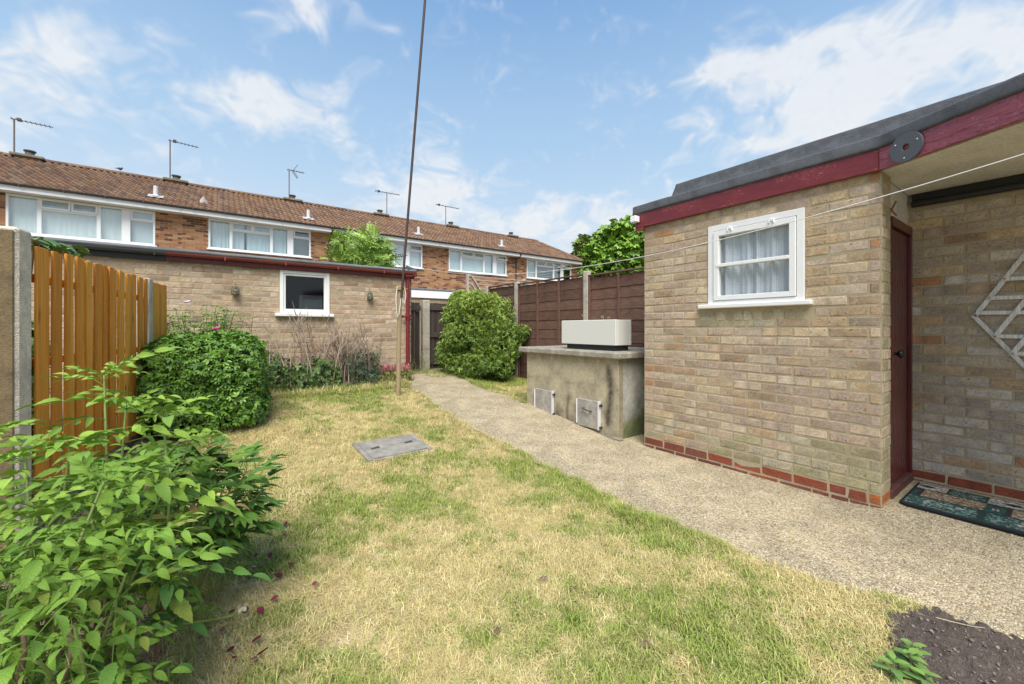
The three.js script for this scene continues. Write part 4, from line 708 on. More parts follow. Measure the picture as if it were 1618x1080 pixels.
// ---------------------------------------------------------------- white trellis on the porch wall, patterned mat
{
  const o = thing('trellis', 'white wooden expanding trellis hung on the porch wall', 'trellis', V(4.441, 0, 0.43), -Math.PI / 2);   // local x towards the camera, from the apex
  const r = rng(8), tm = std([0.78, 0.77, 0.73], 0.55, { map: rep(woodTex, 2, 1), bumpMap: rep(woodBump, 2, 1), bumpScale: 0.001 });
  const v = (x, y, z) => new THREE.Vector3(x, y, z), side = v(0, 0, 1), lath = (x0, y0, x1, y1, z) => part(o, 'lath', boxUV(batten(v(x0, y0, z), v(x1, y1, z), 0.009, 0.027, side)), tm);
  const y0 = 1.321, up = 1.84, dn = -1.51;
  lath(0, y0, 0.62, y0 + 0.62 * up, 0.024); lath(-0.008, y0 + 0.01, 0.62, y0 + 0.62 * dn, 0.024);
  for (const k of [0.012, 0.068, 0.137, 0.205, 0.275, 0.345]) lath(k - 0.005, y0 + k * up + 0.004, 0.9, y0 + k * up - 0.012, 0.034);
  for (const k of [0.095, 0.172, 0.255, 0.335]) { lath(k - 0.004, y0 + k * dn + 0.004, 0.9, y0 + k * dn - 0.008, 0.034); lath(k, y0 + k * dn, k + 0.6, y0 + k * dn + 0.6 * up, 0.044); }
  const rv = []; for (const [x, y] of [[0.006, y0], [0.095, y0 + 0.095 * dn], [0.172, y0 + 0.172 * dn], [0.068, y0 + 0.068 * up], [0.137, y0 + 0.137 * up]]) rv.push(new THREE.SphereGeometry(0.005, 8, 6).translate(x + 0.004, y + 0.004, 0.05));
  part(o, 'rivet', merge(rv), std([0.40, 0.20, 0.08], 0.7));

  const cv = document.createElement('canvas'); cv.width = 1536; cv.height = 640; const c = cv.getContext('2d');
  c.fillStyle = '#1f3b38'; c.fillRect(0, 0, 1536, 640);
  const q = rng(99), weave = (x, y, w, h, fg, bg, n) => { c.fillStyle = bg; c.fillRect(x, y, w, h); for (let i = 0; i < n; i++) { c.fillStyle = pick(q, fg); c.fillRect(x + q() * w, y + q() * h, 4 + q() * 16, 3 + q() * 6); } };
  for (let x0 = -60, k = 0; x0 < 1536; x0 += 470, k++) {
    weave(x0, 14, 250, 140, ['#eeeae2', '#2b2d30', '#bfb8ae', '#e6e2db'], '#b5b1ab', 620); c.fillStyle = '#1d3431'; c.beginPath(); c.moveTo(x0 + 60, 84); c.lineTo(x0 + 125, 50); c.lineTo(x0 + 190, 84); c.lineTo(x0 + 125, 118); c.fill();
    weave(x0 + 262, 14, 196, 140, ['#25504a', '#cfcac2', '#2f6a60', '#18302d', '#7d8f88'], '#204640', 420);
    c.fillStyle = '#3a141c'; for (const d of [246, 252, 458, 466]) c.fillRect(x0 + d, 10, 5, 150);
    weave(x0 + 130, 176, 330, 178, ['#c9b896', '#2a1f1c', '#8a6b4a', '#e1d6c0', '#5a3a2a'], '#a08c6c', 900);
    weave(x0 + 8, 200, 90, 150, ['#2c5c54', '#1c3a36', '#3d7268'], '#234a44', 160); c.fillStyle = '#d9c5cb'; c.fillRect(x0 + 34, 262, 14, 40); c.fillRect(x0 + 56, 262, 14, 40); c.fillStyle = '#4b1826'; c.fillRect(x0 + 26, 276, 52, 10);
    c.fillStyle = '#4a1a26'; for (const d of [102, 112, 122]) c.fillRect(x0 + d, 176, 5, 190); 
    weave(x0 + 20, 380, 420, 200, ['#3a6f66', '#bcc5bf', '#1c3d38', '#2c5a53', '#8ea39b'], '#2a544d', 760);
    c.fillStyle = '#4b1a27'; c.fillRect(x0 + 90, 520, 46, 20); c.fillRect(x0 + 260, 540, 46, 20);
    c.fillStyle = '#e3ded6'; for (let i = 0; i < 26; i++) { c.beginPath(); const a = x0 + 150 + q() * 230, b = 420 + q() * 90; c.moveTo(a, b); c.lineTo(a + 14, b - 5); c.lineTo(a + 28, b); c.lineTo(a + 14, b + 5); c.fill(); }
  }
  c.fillStyle = '#14161a'; c.fillRect(0, 0, 1536, 10); c.fillRect(0, 612, 1536, 28); c.fillRect(0, 0, 12, 640);
  const mt = new THREE.CanvasTexture(cv); mt.colorSpace = THREE.SRGBColorSpace;
  const sh2 = new THREE.Shape(); const [a, b, L, R] = [3.73, 4.355, -0.62, 0.705], rr = 0.06;
  sh2.moveTo(a, L); sh2.lineTo(a, R - rr); sh2.quadraticCurveTo(a, R, a + rr, R); sh2.lineTo(b - 0.01, R + 0.0); sh2.lineTo(b, L);
  const g = new THREE.ExtrudeGeometry(sh2, { depth: 0.006, bevelEnabled: true, bevelSize: 0.003, bevelThickness: 0.002, bevelSegments: 2 }).rotateX(-Math.PI / 2), p = g.attributes.position, uv = g.attributes.uv;
  for (let i = 0; i < p.count; i++) uv.setXY(i, (R - (-p.getZ(i))) / (R - L), (p.getX(i) - a) / (b - a) );
  const mat = solo('door_mat', g.translate(0, 0.052, 0), std([0.9, 0.9, 0.9], 0.95, { map: mt, bumpMap: rep(gritBump, 12), bumpScale: 0.002 }), 'dark green oriental patterned mat on the concrete below the porch wall', 'door mat'); mat.rotation.set(0, 0, 0);
}
// ---------------------------------------------------------------- the terrace of houses behind
const TW = 17.5, TE = 17.1, TR = 20.6, YE = 5.22, PITCH = Math.atan2(7.0 - 5.28, TR - TE), HW = 4.622;
const houseBrick = [[0.48, 0.24, 0.12], [0.53, 0.28, 0.14], [0.44, 0.21, 0.105], [0.56, 0.33, 0.17], [0.50, 0.26, 0.12], [0.42, 0.20, 0.11], [0.57, 0.34, 0.18]], houseDark = [[0.16, 0.075, 0.06], [0.19, 0.09, 0.065], [0.22, 0.10, 0.06]];
const houseMortar = std([0.66, 0.50, 0.33], 0.95, { map: rep(grit, 2) });
const tileMats = [[0.242, 0.126, 0.063], [0.274, 0.153, 0.079], [0.200, 0.105, 0.056], [0.288, 0.177, 0.105], [0.223, 0.135, 0.086], [0.158, 0.094, 0.063], [0.260, 0.141, 0.073]].map((c) => std(c, 0.9, { map: rep(grit, 2), bumpMap: rep(gritBump, 2), bumpScale: 0.004 }));
const tileMix = new THREE.MeshStandardMaterial({ roughness: 0.9, map: rep(grit, 2), vertexColors: true });
const TILE_W = HW / 27, TILE_G = 0.30;
function tileGeo(seed) {                                   // clay pantile: a roll and a trough, with a thick lower edge; z = 0 below, -L above
  const r = rng(seed), pos = [], idx = [], n = 8, L = 0.375, prof = (u) => 0.038 * Math.pow(Math.max(0, Math.sin((u - 0.02) * Math.PI * 1.55)), 1) * (u < 0.66 ? 1 : 0) - 0.012 * Math.sin(clamp((u - 0.66) / 0.34) * Math.PI);
  for (let k = 0; k < 3; k++) for (let i = 0; i <= n; i++) { const u = i / n; pos.push(u * TILE_W, k === 0 ? prof(u) - 0.03 : prof(u) + (k === 1 ? 0.002 : 0), k === 2 ? -L : k === 1 ? 0.0 : 0.003); }
  const row = n + 1; for (let k = 0; k < 2; k++) for (let i = 0; i < n; i++) { const a = k * row + i; idx.push(a, a + 1, a + row, a + 1, a + row + 1, a + row); }
  let g = new THREE.BufferGeometry(); g.setAttribute('position', new THREE.Float32BufferAttribute(pos, 3)); g.setIndex(idx); g = g.toNonIndexed(); g.computeVertexNormals();
  const p = g.attributes.position, uv = new Float32Array(p.count * 2), ox = r() * 3; for (let i = 0; i < p.count; i++) { uv[2 * i] = p.getX(i) + ox; uv[2 * i + 1] = p.getZ(i) + ox * 2; }
  g.setAttribute('uv', new THREE.BufferAttribute(uv, 2)); return g;
}
const tileShapes = [1, 2, 3, 4].map(tileGeo);
const curtainMat = std([0.66, 0.75, 0.78], 0.95), blindMat = std([0.70, 0.74, 0.77], 0.9);
const windowGlass = new THREE.MeshPhysicalMaterial({ color: lin(0.93, 0.97, 0.97), roughness: 0.015, transmission: 1, thickness: 0, ior: 2.0 });
function houseWindow(h, x0, x1, y0, y1, kind, open, look, o2) {
  const w = sub(h, 'window'), Z = 0.03, F = 0.055, fr = [], box = (...q) => fr.push(span(...q, 0.006));
  box(x0, x1, y1 - F, y1, -0.06, Z); box(x0, x1, y0, y0 + F, -0.06, Z); box(x0, x0 + F, y0 + F, y1 - F, -0.06, Z); box(x1 - F, x1, y0 + F, y1 - F, -0.06, Z);
  const pane = (a, b, c, d) => part(w, 'pane', span(a, b, c, d, -0.016, -0.010, 0.001), windowGlass);
  const openLight = (a, b, c, d, tilt) => {                 // a top-hung sash with its own frame and pane
    const g = [span(a, b, -0.045, 0, -0.02, 0.035, 0.005), span(a, b, c - d, c - d + 0.045, -0.02, 0.035, 0.005), span(a, a + 0.045, c - d + 0.045, -0.045, -0.02, 0.035, 0.005), span(b - 0.045, b, c - d + 0.045, -0.045, -0.02, 0.035, 0.005)];
    const m = part(w, 'opening_light', merge(g), upvc); m.position.set(0, d, 0.012); m.rotation.x = -tilt;
    const p = part(w, 'pane', span(a + 0.04, b - 0.04, c - d + 0.04, -0.04, 0.004, 0.010, 0.001), windowGlass); p.position.copy(m.position); p.rotation.x = -tilt;
  };
  if (kind === 'wide') {
    const k = (f) => lerp(x0, x1, f), yt = lerp(y0, y1, 0.70), m1 = k(0.2), m2 = k(0.587), mid = k(0.402), J0 = k(0.748), J1 = k(0.812);
    for (const x of [m1, m2]) box(x - 0.045, x + 0.045, y0 + F, y1 - F, -0.06, Z);
    box(J0, J1, y0 + F, y1 - F, -0.06, Z + 0.004); box(m1 + 0.045, m2 - 0.045, yt - 0.035, yt + 0.035, -0.06, Z); box(mid - 0.04, mid + 0.04, yt + 0.035, y1 - F, -0.06, Z); box(J1, x1 - F, yt - 0.03, yt + 0.03, -0.06, Z);
    pane(x0 + F, m1 - 0.045, y0 + F, y1 - F); pane(m1 + 0.045, m2 - 0.045, y0 + F, yt - 0.035); pane(m2 + 0.045, J0, y0 + F, y1 - F); pane(J1, x1 - F, y0 + F, yt - 0.03);
    openLight(m1 + 0.02, mid - 0.01, yt + 0.01, y1 - F + 0.02, open[0]); openLight(mid + 0.01, m2 - 0.02, yt + 0.01, y1 - F + 0.02, open[1]); openLight(J1 + 0.005, x1 - F + 0.03, yt, y1 - F + 0.02, open[2]);
    const fold = (a, b, depth, m, name, n = 60, amp = 0.02) => { const g = new THREE.PlaneGeometry(b - a, y1 - y0 - 0.06, n, 1), p = g.attributes.position; for (let i = 0; i < p.count; i++) { const x = p.getX(i); p.setZ(i, amp * Math.sin(x * 46 + 2 * Math.sin(x * 9))); } g.computeVertexNormals(); const q = part(w, name, g, m); q.position.set((a + b) / 2, (y0 + y1) / 2, -depth); };
    if (look === 'drawn') { fold(x0 + 0.03, lerp(m1, m2, 0.32), 0.14, curtainMat, 'curtain'); fold(lerp(m1, m2, 0.38), J0, 0.15, curtainMat, 'curtain'); fold(J1, x1 - F, 0.24, std([0.16, 0.19, 0.20], 0.9), 'dark_blind', 4, 0); }
    else if (look === 'net') { fold(x0 + 0.03, J0, 0.13, std(o2 ?? [0.82, 0.85, 0.86], 0.95), 'net_curtain', 90, 0.008); fold(J1, x1 - F, 0.13, blindMat, 'blind', 4, 0); }
    else { fold(x0 + 0.03, m1, 0.16, std([0.58, 0.64, 0.66], 0.95), 'curtain', 40, 0.012); fold(m2 + 0.02, J0, 0.2, std([0.30, 0.34, 0.36], 0.9), 'curtain', 40, 0.01); for (let i = 0; i < 7; i++) part(w, 'blind_slat', span(m1 + 0.05, m2 - 0.05, y0 + 0.09 + i * 0.1, y0 + 0.125 + i * 0.1, -0.2, -0.19, 0.002), std([0.45, 0.50, 0.54], 0.7)); }
    part(w, 'room', merge([span(x0, x1, y0, y1, -1.2, -1.15), span(x0, x1, y0 - 0.06, y0, -1.15, -0.1), span(x0, x1, y1, y1 + 0.03, -1.15, -0.1)]), gloom);
  }
  part(w, 'window_frame', merge(fr), upvc);
  part(w, 'window_sill', span(x0 - 0.05, x1 + 0.05, y0 - 0.045, y0 - 0.002, -0.05, 0.09, 0.008), upvc);
}
const TILE_KEEP = { first: 300 };
function terraceHouse(s0, label, o) {
  const h = thing('terraced_house', label, 'house', V(s0, 0, TW), 0, 'terraced houses behind the garages'), W = o.width ?? HW, r = rng(Math.round(s0 * 100) + 999);
  const [a, b, c, d] = o.win, brick = [], z0 = -0.1;
  // wall leaf round the window, the party walls, and bricks laid over it
  part(h, 'wall', merge([span(0, a, 0, 5.05, z0, 0, 0.001), span(b, W, 0, 5.05, z0, 0, 0.001), span(a, b, 0, c, z0, 0, 0.001), span(a, b, d, 5.05, z0, 0, 0.001), span(0, 0.1, 0, 5.05, -6.2, z0, 0.001), span(W - 0.1, W, 0, 5.05, -6.2, z0, 0.001), span(0.1, W - 0.1, 0, 5.05, -6.3, -6.2, 0.001)].map((g) => boxUV(g))), houseMortar);
  for (let k = 0, y = o.brickFrom ?? 3.4; y < 5.02; k++, y += 0.075) for (let x = k % 2 ? -0.1125 : 0; x < W; x += 0.225) {
    const p = Math.max(0.003, x + 0.005), q = Math.min(W - 0.003, x + 0.22); if (q - p < 0.03) continue;
    const cut = y + 0.06 > c && y < d ? [[p, Math.min(q, a - 0.005)], [Math.max(p, b + 0.005), q]] : [[p, q]];
    for (const [u, v] of cut) { if (v - u < 0.03) continue; const col = r() < 0.26 ? pick(r, houseDark) : pick(r, houseBrick); brick.push(paint(new THREE.BoxGeometry(v - u, 0.063, 0.016), col).translate((u + v) / 2, y + 0.0375, 0.001)); }
  }
  const bm = part(h, 'brick_courses', merge(brick), brickMix); bm.userData.kind = 'stuff';
  houseWindow(h, a, b, c, d, 'wide', o.open ?? [0, 0, 0], o.look, o.net);
  // soffit, fascia, gutter
  const ez = TW - TE;
  part(h, 'soffit', span(0.002, W - 0.002, 5.035, 5.055, 0.002, ez - 0.002, 0.002), std([0.72, 0.72, 0.70], 0.6));
  part(h, 'fascia_board', span(0.002, W - 0.002, 5.02, 5.165, ez, ez + 0.022, 0.003), upvc);
  const gp = []; for (let i = 0; i <= 8; i++) { const t = Math.PI + (i / 8) * Math.PI; gp.push(new THREE.Vector2(0.05 * Math.cos(t), 0.055 * Math.sin(t))); } for (let i = 8; i >= 0; i--) { const t = Math.PI + (i / 8) * Math.PI; gp.push(new THREE.Vector2(0.045 * Math.cos(t), 0.05 * Math.sin(t) + 0.002)); }
  const gm = std([0.055, 0.05, 0.052], 0.5);
  part(h, 'gutter', new THREE.ExtrudeGeometry(new THREE.Shape(gp), { depth: W - 0.004, bevelEnabled: false }).rotateY(Math.PI / 2).translate(0.002, 5.215, ez + 0.074), gm);
  const gb = []; for (let x = 0.3; x < W; x += 0.85) gb.push(span(x, x + 0.03, 5.15, 5.215, ez + 0.02, ez + 0.13, 0.004)); stuff(h, 'gutter_brackets', merge(gb), gm);
  if (o.pipe) part(h, 'downpipe', merge([tube([new THREE.Vector3(o.pipe, 5.16, ez + 0.06), new THREE.Vector3(o.pipe, 5.08, ez + 0.05), new THREE.Vector3(o.pipe - 0.02, 4.90, 0.10), new THREE.Vector3(o.pipe - 0.02, 4.78, 0.06)], 0.036, 0.036, 8), bar(new THREE.Vector3(o.pipe - 0.02, 4.8, 0.06), new THREE.Vector3(o.pipe - 0.02, 2.5, 0.06), 0.036, 10)]), gm);
  // roof: deck, tiles, ridge; the last house ends in a hip
  const run = TR - TE, slope = run / Math.cos(PITCH), roof = sub(h, 'roof'), hip = o.hip ?? 0, ry = (z) => YE + (ez - z) * Math.tan(PITCH);
  const deck = new THREE.BufferGeometry(), zr = ez - run, yr = ry(zr) - 0.03, ye = YE - 0.03, ov = hip ? 0.12 : 0, x1 = W + ov;
  const dv = [[0, ye, ez], [x1, ye, ez], [x1 - hip, yr, zr], [0, yr, zr], [0, ye, zr - run], [x1, ye, zr - run]].map(([x, y, z]) => [x, y, z]);
  deck.setAttribute('position', new THREE.Float32BufferAttribute(dv.flat(), 3)); deck.setAttribute('uv', new THREE.Float32BufferAttribute(dv.map(([x, , z]) => [x, z]).flat(), 2)); deck.setIndex([0, 1, 2, 0, 2, 3, 3, 2, 4, 2, 5, 4, 1, 5, 2, 0, 4, 5, 0, 5, 1]); deck.computeVertexNormals();
  part(roof, 'deck', deck.toNonIndexed(), std([0.14, 0.075, 0.05], 1));
  const rows = Math.floor((slope - 0.02) / TILE_G), cols = Math.ceil((x1 - 0.01) / TILE_W), joined = [];
  for (let k = 0; k <= rows; k++) for (let i = 0; i < cols; i++) {
    const q = Math.max(0, k * TILE_G - 0.03), x = i * TILE_W, z = ez + 0.045 - q * Math.cos(PITCH), y = ry(ez) + 0.012 + (q - 0.04) * Math.sin(PITCH);
    if (hip && x + TILE_W * 0.5 > x1 - hip * ((ez - z) / run) - 0.0) continue;
    if (x + TILE_W > x1 + 0.09) continue;
    const tone = fbm((s0 + x) * 0.7 + 3, q * 0.9, 3), ci = Math.floor(clamp(tone * 1.0 + (r() - 0.5) * 0.75, 0, 0.999) * tileMats.length), g = pick(r, tileShapes), rx = PITCH - 0.075 + (r() - 0.5) * 0.012, rz = (r() - 0.5) * 0.012;
    if (o.tiles && TILE_KEEP.first-- > 0) { const m = part(roof, 'roof_tile', g, tileMats[ci]); m.position.set(x, y, z); m.rotation.set(rx, 0, rz); }
    else { const cc = tileMats[ci].color; joined.push(paint(g.clone(), [cc.r, cc.g, cc.b]).applyMatrix4(trs(x, y, z, rx, 0, rz))); }
  }
  if (joined.length) { const m = part(roof, 'roof_tiles', merge(joined), tileMix); m.userData.kind = 'stuff'; }
  const ridge = []; for (let x = 0; x < x1 - hip - 0.05; x += 0.45) ridge.push(new THREE.CylinderGeometry(0.10, 0.10, 0.445, 10, 1, true, -Math.PI / 2, Math.PI).rotateX(-Math.PI / 2).rotateY(Math.PI / 2).translate(x + 0.225, yr + 0.015 + (r() - 0.5) * 0.008, zr));
  for (let i = 0; i < ridge.length; i++) part(roof, 'ridge_tile', ridge[i], tileMats[(i * 5 + 2) % 7]);
  if (hip) { const n = 12; for (let i = 0; i < n; i++) { const f = i / n, f2 = (i + 1) / n, P = (t) => new THREE.Vector3(lerp(x1, x1 - hip, t), lerp(ye, yr, t) + 0.05, lerp(ez, zr, t)); part(roof, 'hip_tile', bar(P(f), P(f2), 0.085, 8, 0.095), tileMats[i % 7]); } }
  // white vents on the lower slope
  for (const [x, q, big] of o.vents ?? []) {
    const z = ez - q * Math.cos(PITCH), y = ry(ez) + q * Math.sin(PITCH) + 0.02, v = sub(roof, 'roof_vent'); v.position.set(x, y, z);
    if (big) { part(v, 'flashing', cbox(0.40, 0.012, 0.34, 0.004).rotateX(PITCH).translate(0, 0.035, 0), std([0.42, 0.42, 0.42], 0.6)); part(v, 'stack', merge([new THREE.CylinderGeometry(0.06, 0.07, 0.34, 12).translate(0, 0.19, 0), new THREE.CylinderGeometry(0.02, 0.11, 0.12, 12).translate(0, 0.08, 0)]), std([0.60, 0.60, 0.60], 0.6)); }
    else part(v, 'cowl', new THREE.CylinderGeometry(0.02, 0.16, 0.22, 7).rotateX(0.5).translate(0, 0.06, 0), std([0.45, 0.38, 0.35], 0.7));
  }
  // chimney stub on the ridge
  for (const cx of o.chimney ?? []) {
    const cst = sub(h, 'chimney'), y = yr - 0.25, brickC = std([0.32, 0.20, 0.12], 0.95, { map: brickTex });
    part(cst, 'stack', boxUV(span(cx - 0.30, cx + 0.30, y, y + 0.27, zr - 0.35, zr + 0.2, 0.01)), brickC);
    part(cst, 'cap', boxUV(span(cx - 0.38, cx + 0.38, y + 0.272, y + 0.36, zr - 0.43, zr + 0.28, 0.015)), std([0.30, 0.27, 0.21], 0.95, { map: concreteTex }));
    part(cst, 'pot', merge([new THREE.CylinderGeometry(0.11, 0.13, 0.16, 12).translate(cx, y + 0.43, zr - 0.05), new THREE.CylinderGeometry(0.15, 0.15, 0.035, 12).translate(cx, y + 0.55, zr - 0.05)]), std([0.10, 0.09, 0.085], 0.8));
  }
  return h;
}
const ww = (s0, a, b) => [a - s0, b - s0, 4.0, 5.03];
terraceHouse(-10.24, 'farthest left terraced house, only a sliver of its tiled roof showing', { win: [0.8, 3.95, 4.0, 5.03], look: 'net' });
terraceHouse(-5.618, 'terraced house above the orange fence with pale net curtains and clear sky in its panes', { win: [-4.826 + 5.618, -1.669 + 5.618, 3.92, 5.02], open: [0.16, 0.16, 0], look: 'net', chimney: [0.45, 4.27], tiles: true, vents: [[3.93, 0.78, 1]], brickFrom: 3.3 });
terraceHouse(-0.996, 'terraced house above the garage window with pale blue drawn curtains', { win: ww(-0.996, -0.288, 2.915), open: [0, 0, 0.06], look: 'drawn', chimney: [3.68], vents: [[0.56, 1.15, 0], [3.87, 0.72, 1]], pipe: 4.62 });
terraceHouse(3.626, 'terraced house partly hidden by the leafy tree behind the garage and the clothes pole', { win: [0.70, 3.92, 3.98, 5.03], open: [0, 0, 0.30], look: 'net', chimney: [3.0], vents: [[3.86, 0.75, 1]], brickFrom: 2.4 });
terraceHouse(8.248, 'terraced house above the round shrub with three open top lights', { win: ww(8.248, 8.891, 12.244), open: [0.36, 0.30, 0.55], look: 'net', net: [0.70, 0.79, 0.82], chimney: [2.37], vents: [[3.87, 0.72, 1]], pipe: 4.62, brickFrom: 2.4 });
terraceHouse(12.87, 'end terraced house with a hipped roof and white blossom below its window', { win: ww(12.87, 13.59, 16.91), open: [0, 0, 0.5], look: 'blind', chimney: [1.93], vents: [], width: 4.55, hip: 0.95, brickFrom: 2.8 });
// the flat-roofed extension behind the gates
{
  const e = thing('house_extension', 'single storey pale brick extension with a white fascia seen above the gates', 'extension', V(4.3, 0, 14)), W = 4.4;
  part(e, 'wall', boxUV(span(0, W, 0.2, 2.37, -3.4, 0, 0.002)), mortar);
  const r = rng(61), list = []; for (let k = 0; k < 28; k++) for (let x = k % 2 ? -0.1125 : 0; x < W; x += 0.225) { const p = Math.max(0, x + 0.005), q = Math.min(W, x + 0.22); if (q - p > 0.04) list.push(paint(new THREE.BoxGeometry(q - p, 0.064, 0.012), pick(r, PAL.garage)).translate((p + q) / 2, 0.3 + k * 0.075, 0.003)); }
  const m = part(e, 'brick_courses', merge(list), brickMix); m.userData.kind = 'stuff';
  part(e, 'fascia_board', span(-0.08, W + 0.08, 2.355, 2.625, 0.06, 0.085, 0.004), upvc);
  part(e, 'felt_roof', boxUV(span(-0.1, W + 0.1, 2.628, 2.70, -3.45, 0.10, 0.012)), feltPale);
}
// ---------------------------------------------------------------- television aerials
function aerial(s, foot, top, boom, turn, n, label, snag) {
  const T = TR - 0.05, o = thing('television_aerial', label, 'aerial', V(s, foot, T), turn, 'roof aerials'), H = top - foot, g = darkMetal;
  part(o, 'mast', bar(new THREE.Vector3(0, 0, 0), new THREE.Vector3(0, H, 0), 0.022, 8), std([0.20, 0.16, 0.15], 0.6, { metalness: 0.4 }));
  const [b0, b1, drop] = boom; part(o, 'boom', bar(new THREE.Vector3(b0, H, 0), new THREE.Vector3(b1, H + drop, 0), 0.015, 6), g);
  for (let i = 0; i < n; i++) { const f = (i + 0.3) / n; part(o, 'element', bar(new THREE.Vector3(lerp(b0, b1, f), lerp(H, H + drop, f), -0.14), new THREE.Vector3(lerp(b0, b1, f), lerp(H, H + drop, f), 0.14), 0.008, 5), g); }
  if (snag) for (const sg of [-1, 1]) part(o, 'reflector', merge([-0.1, 0, 0.1].map((q) => bar(new THREE.Vector3(b0 + 0.22, H - 0.02, q), new THREE.Vector3(b0 + 0.42, H + sg * 0.30, q), 0.009, 5))), g);
  else part(o, 'bracket', span(b0 + 0.14, b0 + 0.24, H - 0.04, H + 0.06, -0.05, 0.05, 0.01), g);
}
aerial(-5.49, 6.95, 8.17, [-0.08, 0.86, 0], 0.1, 9, 'long thin aerial on the ridge above the orange fence, its boom sloping right', false);
aerial(-1.53, 6.95, 8.53, [-0.05, 0.88, -0.02], 0.1, 8, 'long aerial on a ribbed mast beside the chimney above the left end of the garage', false);
aerial(2.55, 6.95, 8.32, [-0.08, 0.62, 0.0], 0.05, 6, 'short aerial with a V shaped reflector above the curtained house', true);
aerial(6.95, 6.95, 8.14, [-0.60, 0.68, 0.03], 0, 8, 'T shaped aerial on the ridge left of the clothes pole', false);
aerial(10.26, 6.95, 8.05, [-0.6, 0.85, 0.0], 0, 8, 'T shaped aerial on the ridge right of the clothes pole', false);
{
  const g = [new THREE.SphereGeometry(0.075, 12, 10).scale(1.5, 1, 0.9), new THREE.SphereGeometry(0.045, 10, 8).translate(0.10, 0.075, 0), new THREE.ConeGeometry(0.016, 0.05, 6).rotateZ(-Math.PI / 2).translate(0.155, 0.075, 0), new THREE.ConeGeometry(0.045, 0.2, 6).scale(1, 1, 0.4).rotateZ(1.75).translate(-0.18, -0.02, 0), bar(new THREE.Vector3(0.0, -0.06, 0.02), new THREE.Vector3(0.01, -0.13, 0.02), 0.007, 5), bar(new THREE.Vector3(0.0, -0.06, -0.02), new THREE.Vector3(0.01, -0.13, -0.02), 0.007, 5)];
  const m = solo('perched_bird', merge(g), std([0.05, 0.05, 0.055], 0.7), 'tiny dark bird perched on the tiled ridge between the two left aerials', 'bird'); m.position.copy(V(-2.95, 7.12, TR)); m.rotation.y = 0.4; m.scale.setScalar(0.6);
}
// ---------------------------------------------------------------- slatted timber screen in the neighbouring garden
{
  const p = thing('slatted_screen', 'weathered pale timber screen of spaced slats rising behind the round shrub and brown fence', 'screen'), gm = std([0.58, 0.50, 0.43], 0.85, { map: rep(woodTex, 2, 1) }), up = new THREE.Vector3(0, 1, 0), T = 9.6, r = rng(7);
  for (const s of [5.5, 7.4, 9.3]) part(p, 'post', wbox(s - 0.045, s + 0.045, 0.2, 2.72, T + 0.03, T + 0.12, 0.006), gm);
  for (let k = 0; k < 6; k++) part(p, 'slat', batten(V(5.5, 2.655 - k * 0.105 + 0.01 * r(), T), V(9.4, 2.655 - k * 0.105 + 0.02 * (r() - 0.5), T), 0.022, 0.06, up), gm);
  part(p, 'brace', batten(V(5.52, 2.66, T - 0.06), V(5.98, 2.05, T - 0.06), 0.04, 0.075, up), gm); part(p, 'brace', batten(V(5.52, 2.42, T - 0.10), V(5.80, 2.02, T - 0.10), 0.035, 0.07, up), gm);
}
// ---------------------------------------------------------------- leaves
function leaf(L, W, { n = 6, droop = 0.2, fold = 0.18, serr = 0, point = 1.4, twist = 0 } = {}) {   // blade along +z, face up
  const pos = [], uv = [], idx = [];
  for (let i = 0; i <= n; i++) {
    const f = i / n, w = W * 0.5 * Math.pow(Math.sin(Math.PI * Math.pow(clamp(f, 0.002, 0.998), 0.85)), 1 / point) * (serr && i % 2 ? 1 - serr : 1), y = -droop * L * f * f, z = L * f * (1 - 0.12 * droop * f), tw = twist * f;
    for (const k of [-1, 0, 1]) { pos.push(k * w, y + Math.abs(k) * w * fold + k * w * tw, z); uv.push(0.5 + k * 0.5, f); }
    if (i) { const a = (i - 1) * 3; idx.push(a, a + 3, a + 1, a + 1, a + 3, a + 4, a + 1, a + 4, a + 2, a + 2, a + 4, a + 5); }
  }
  const g = new THREE.BufferGeometry(); g.setAttribute('position', new THREE.Float32BufferAttribute(pos, 3)); g.setAttribute('uv', new THREE.Float32BufferAttribute(uv, 2)); g.setIndex(idx); g.computeVertexNormals(); return g;
}
const stalk = (pts, r0, r1 = r0) => { const g = tube(pts, r0, r1, 5); return g; };
const leafMat = (c, rough = 0.55, trans = 0.18, more = {}) => new THREE.MeshPhysicalMaterial({ color: lin(...c), roughness: rough, map: leafTex, bumpMap: leafBump, bumpScale: 0.0012, transmission: trans, thickness: 0, side: THREE.DoubleSide, ...more });
function scatter(parent, name, geo, mat, list) {            // list of [x, y, z, rx, ry, rz, size, colour]
  const m = new THREE.InstancedMesh(geo, mat, list.length), c = new THREE.Color();
  list.forEach(([x, y, z, rx, ry, rz, s, col], i) => { m.setMatrixAt(i, trs(x, y, z, rx, ry, rz, s)); m.setColorAt(i, c.setRGB(...col)); });
  m.name = name; m.userData.kind = 'stuff'; sh(m); parent.add(m); return m;
}
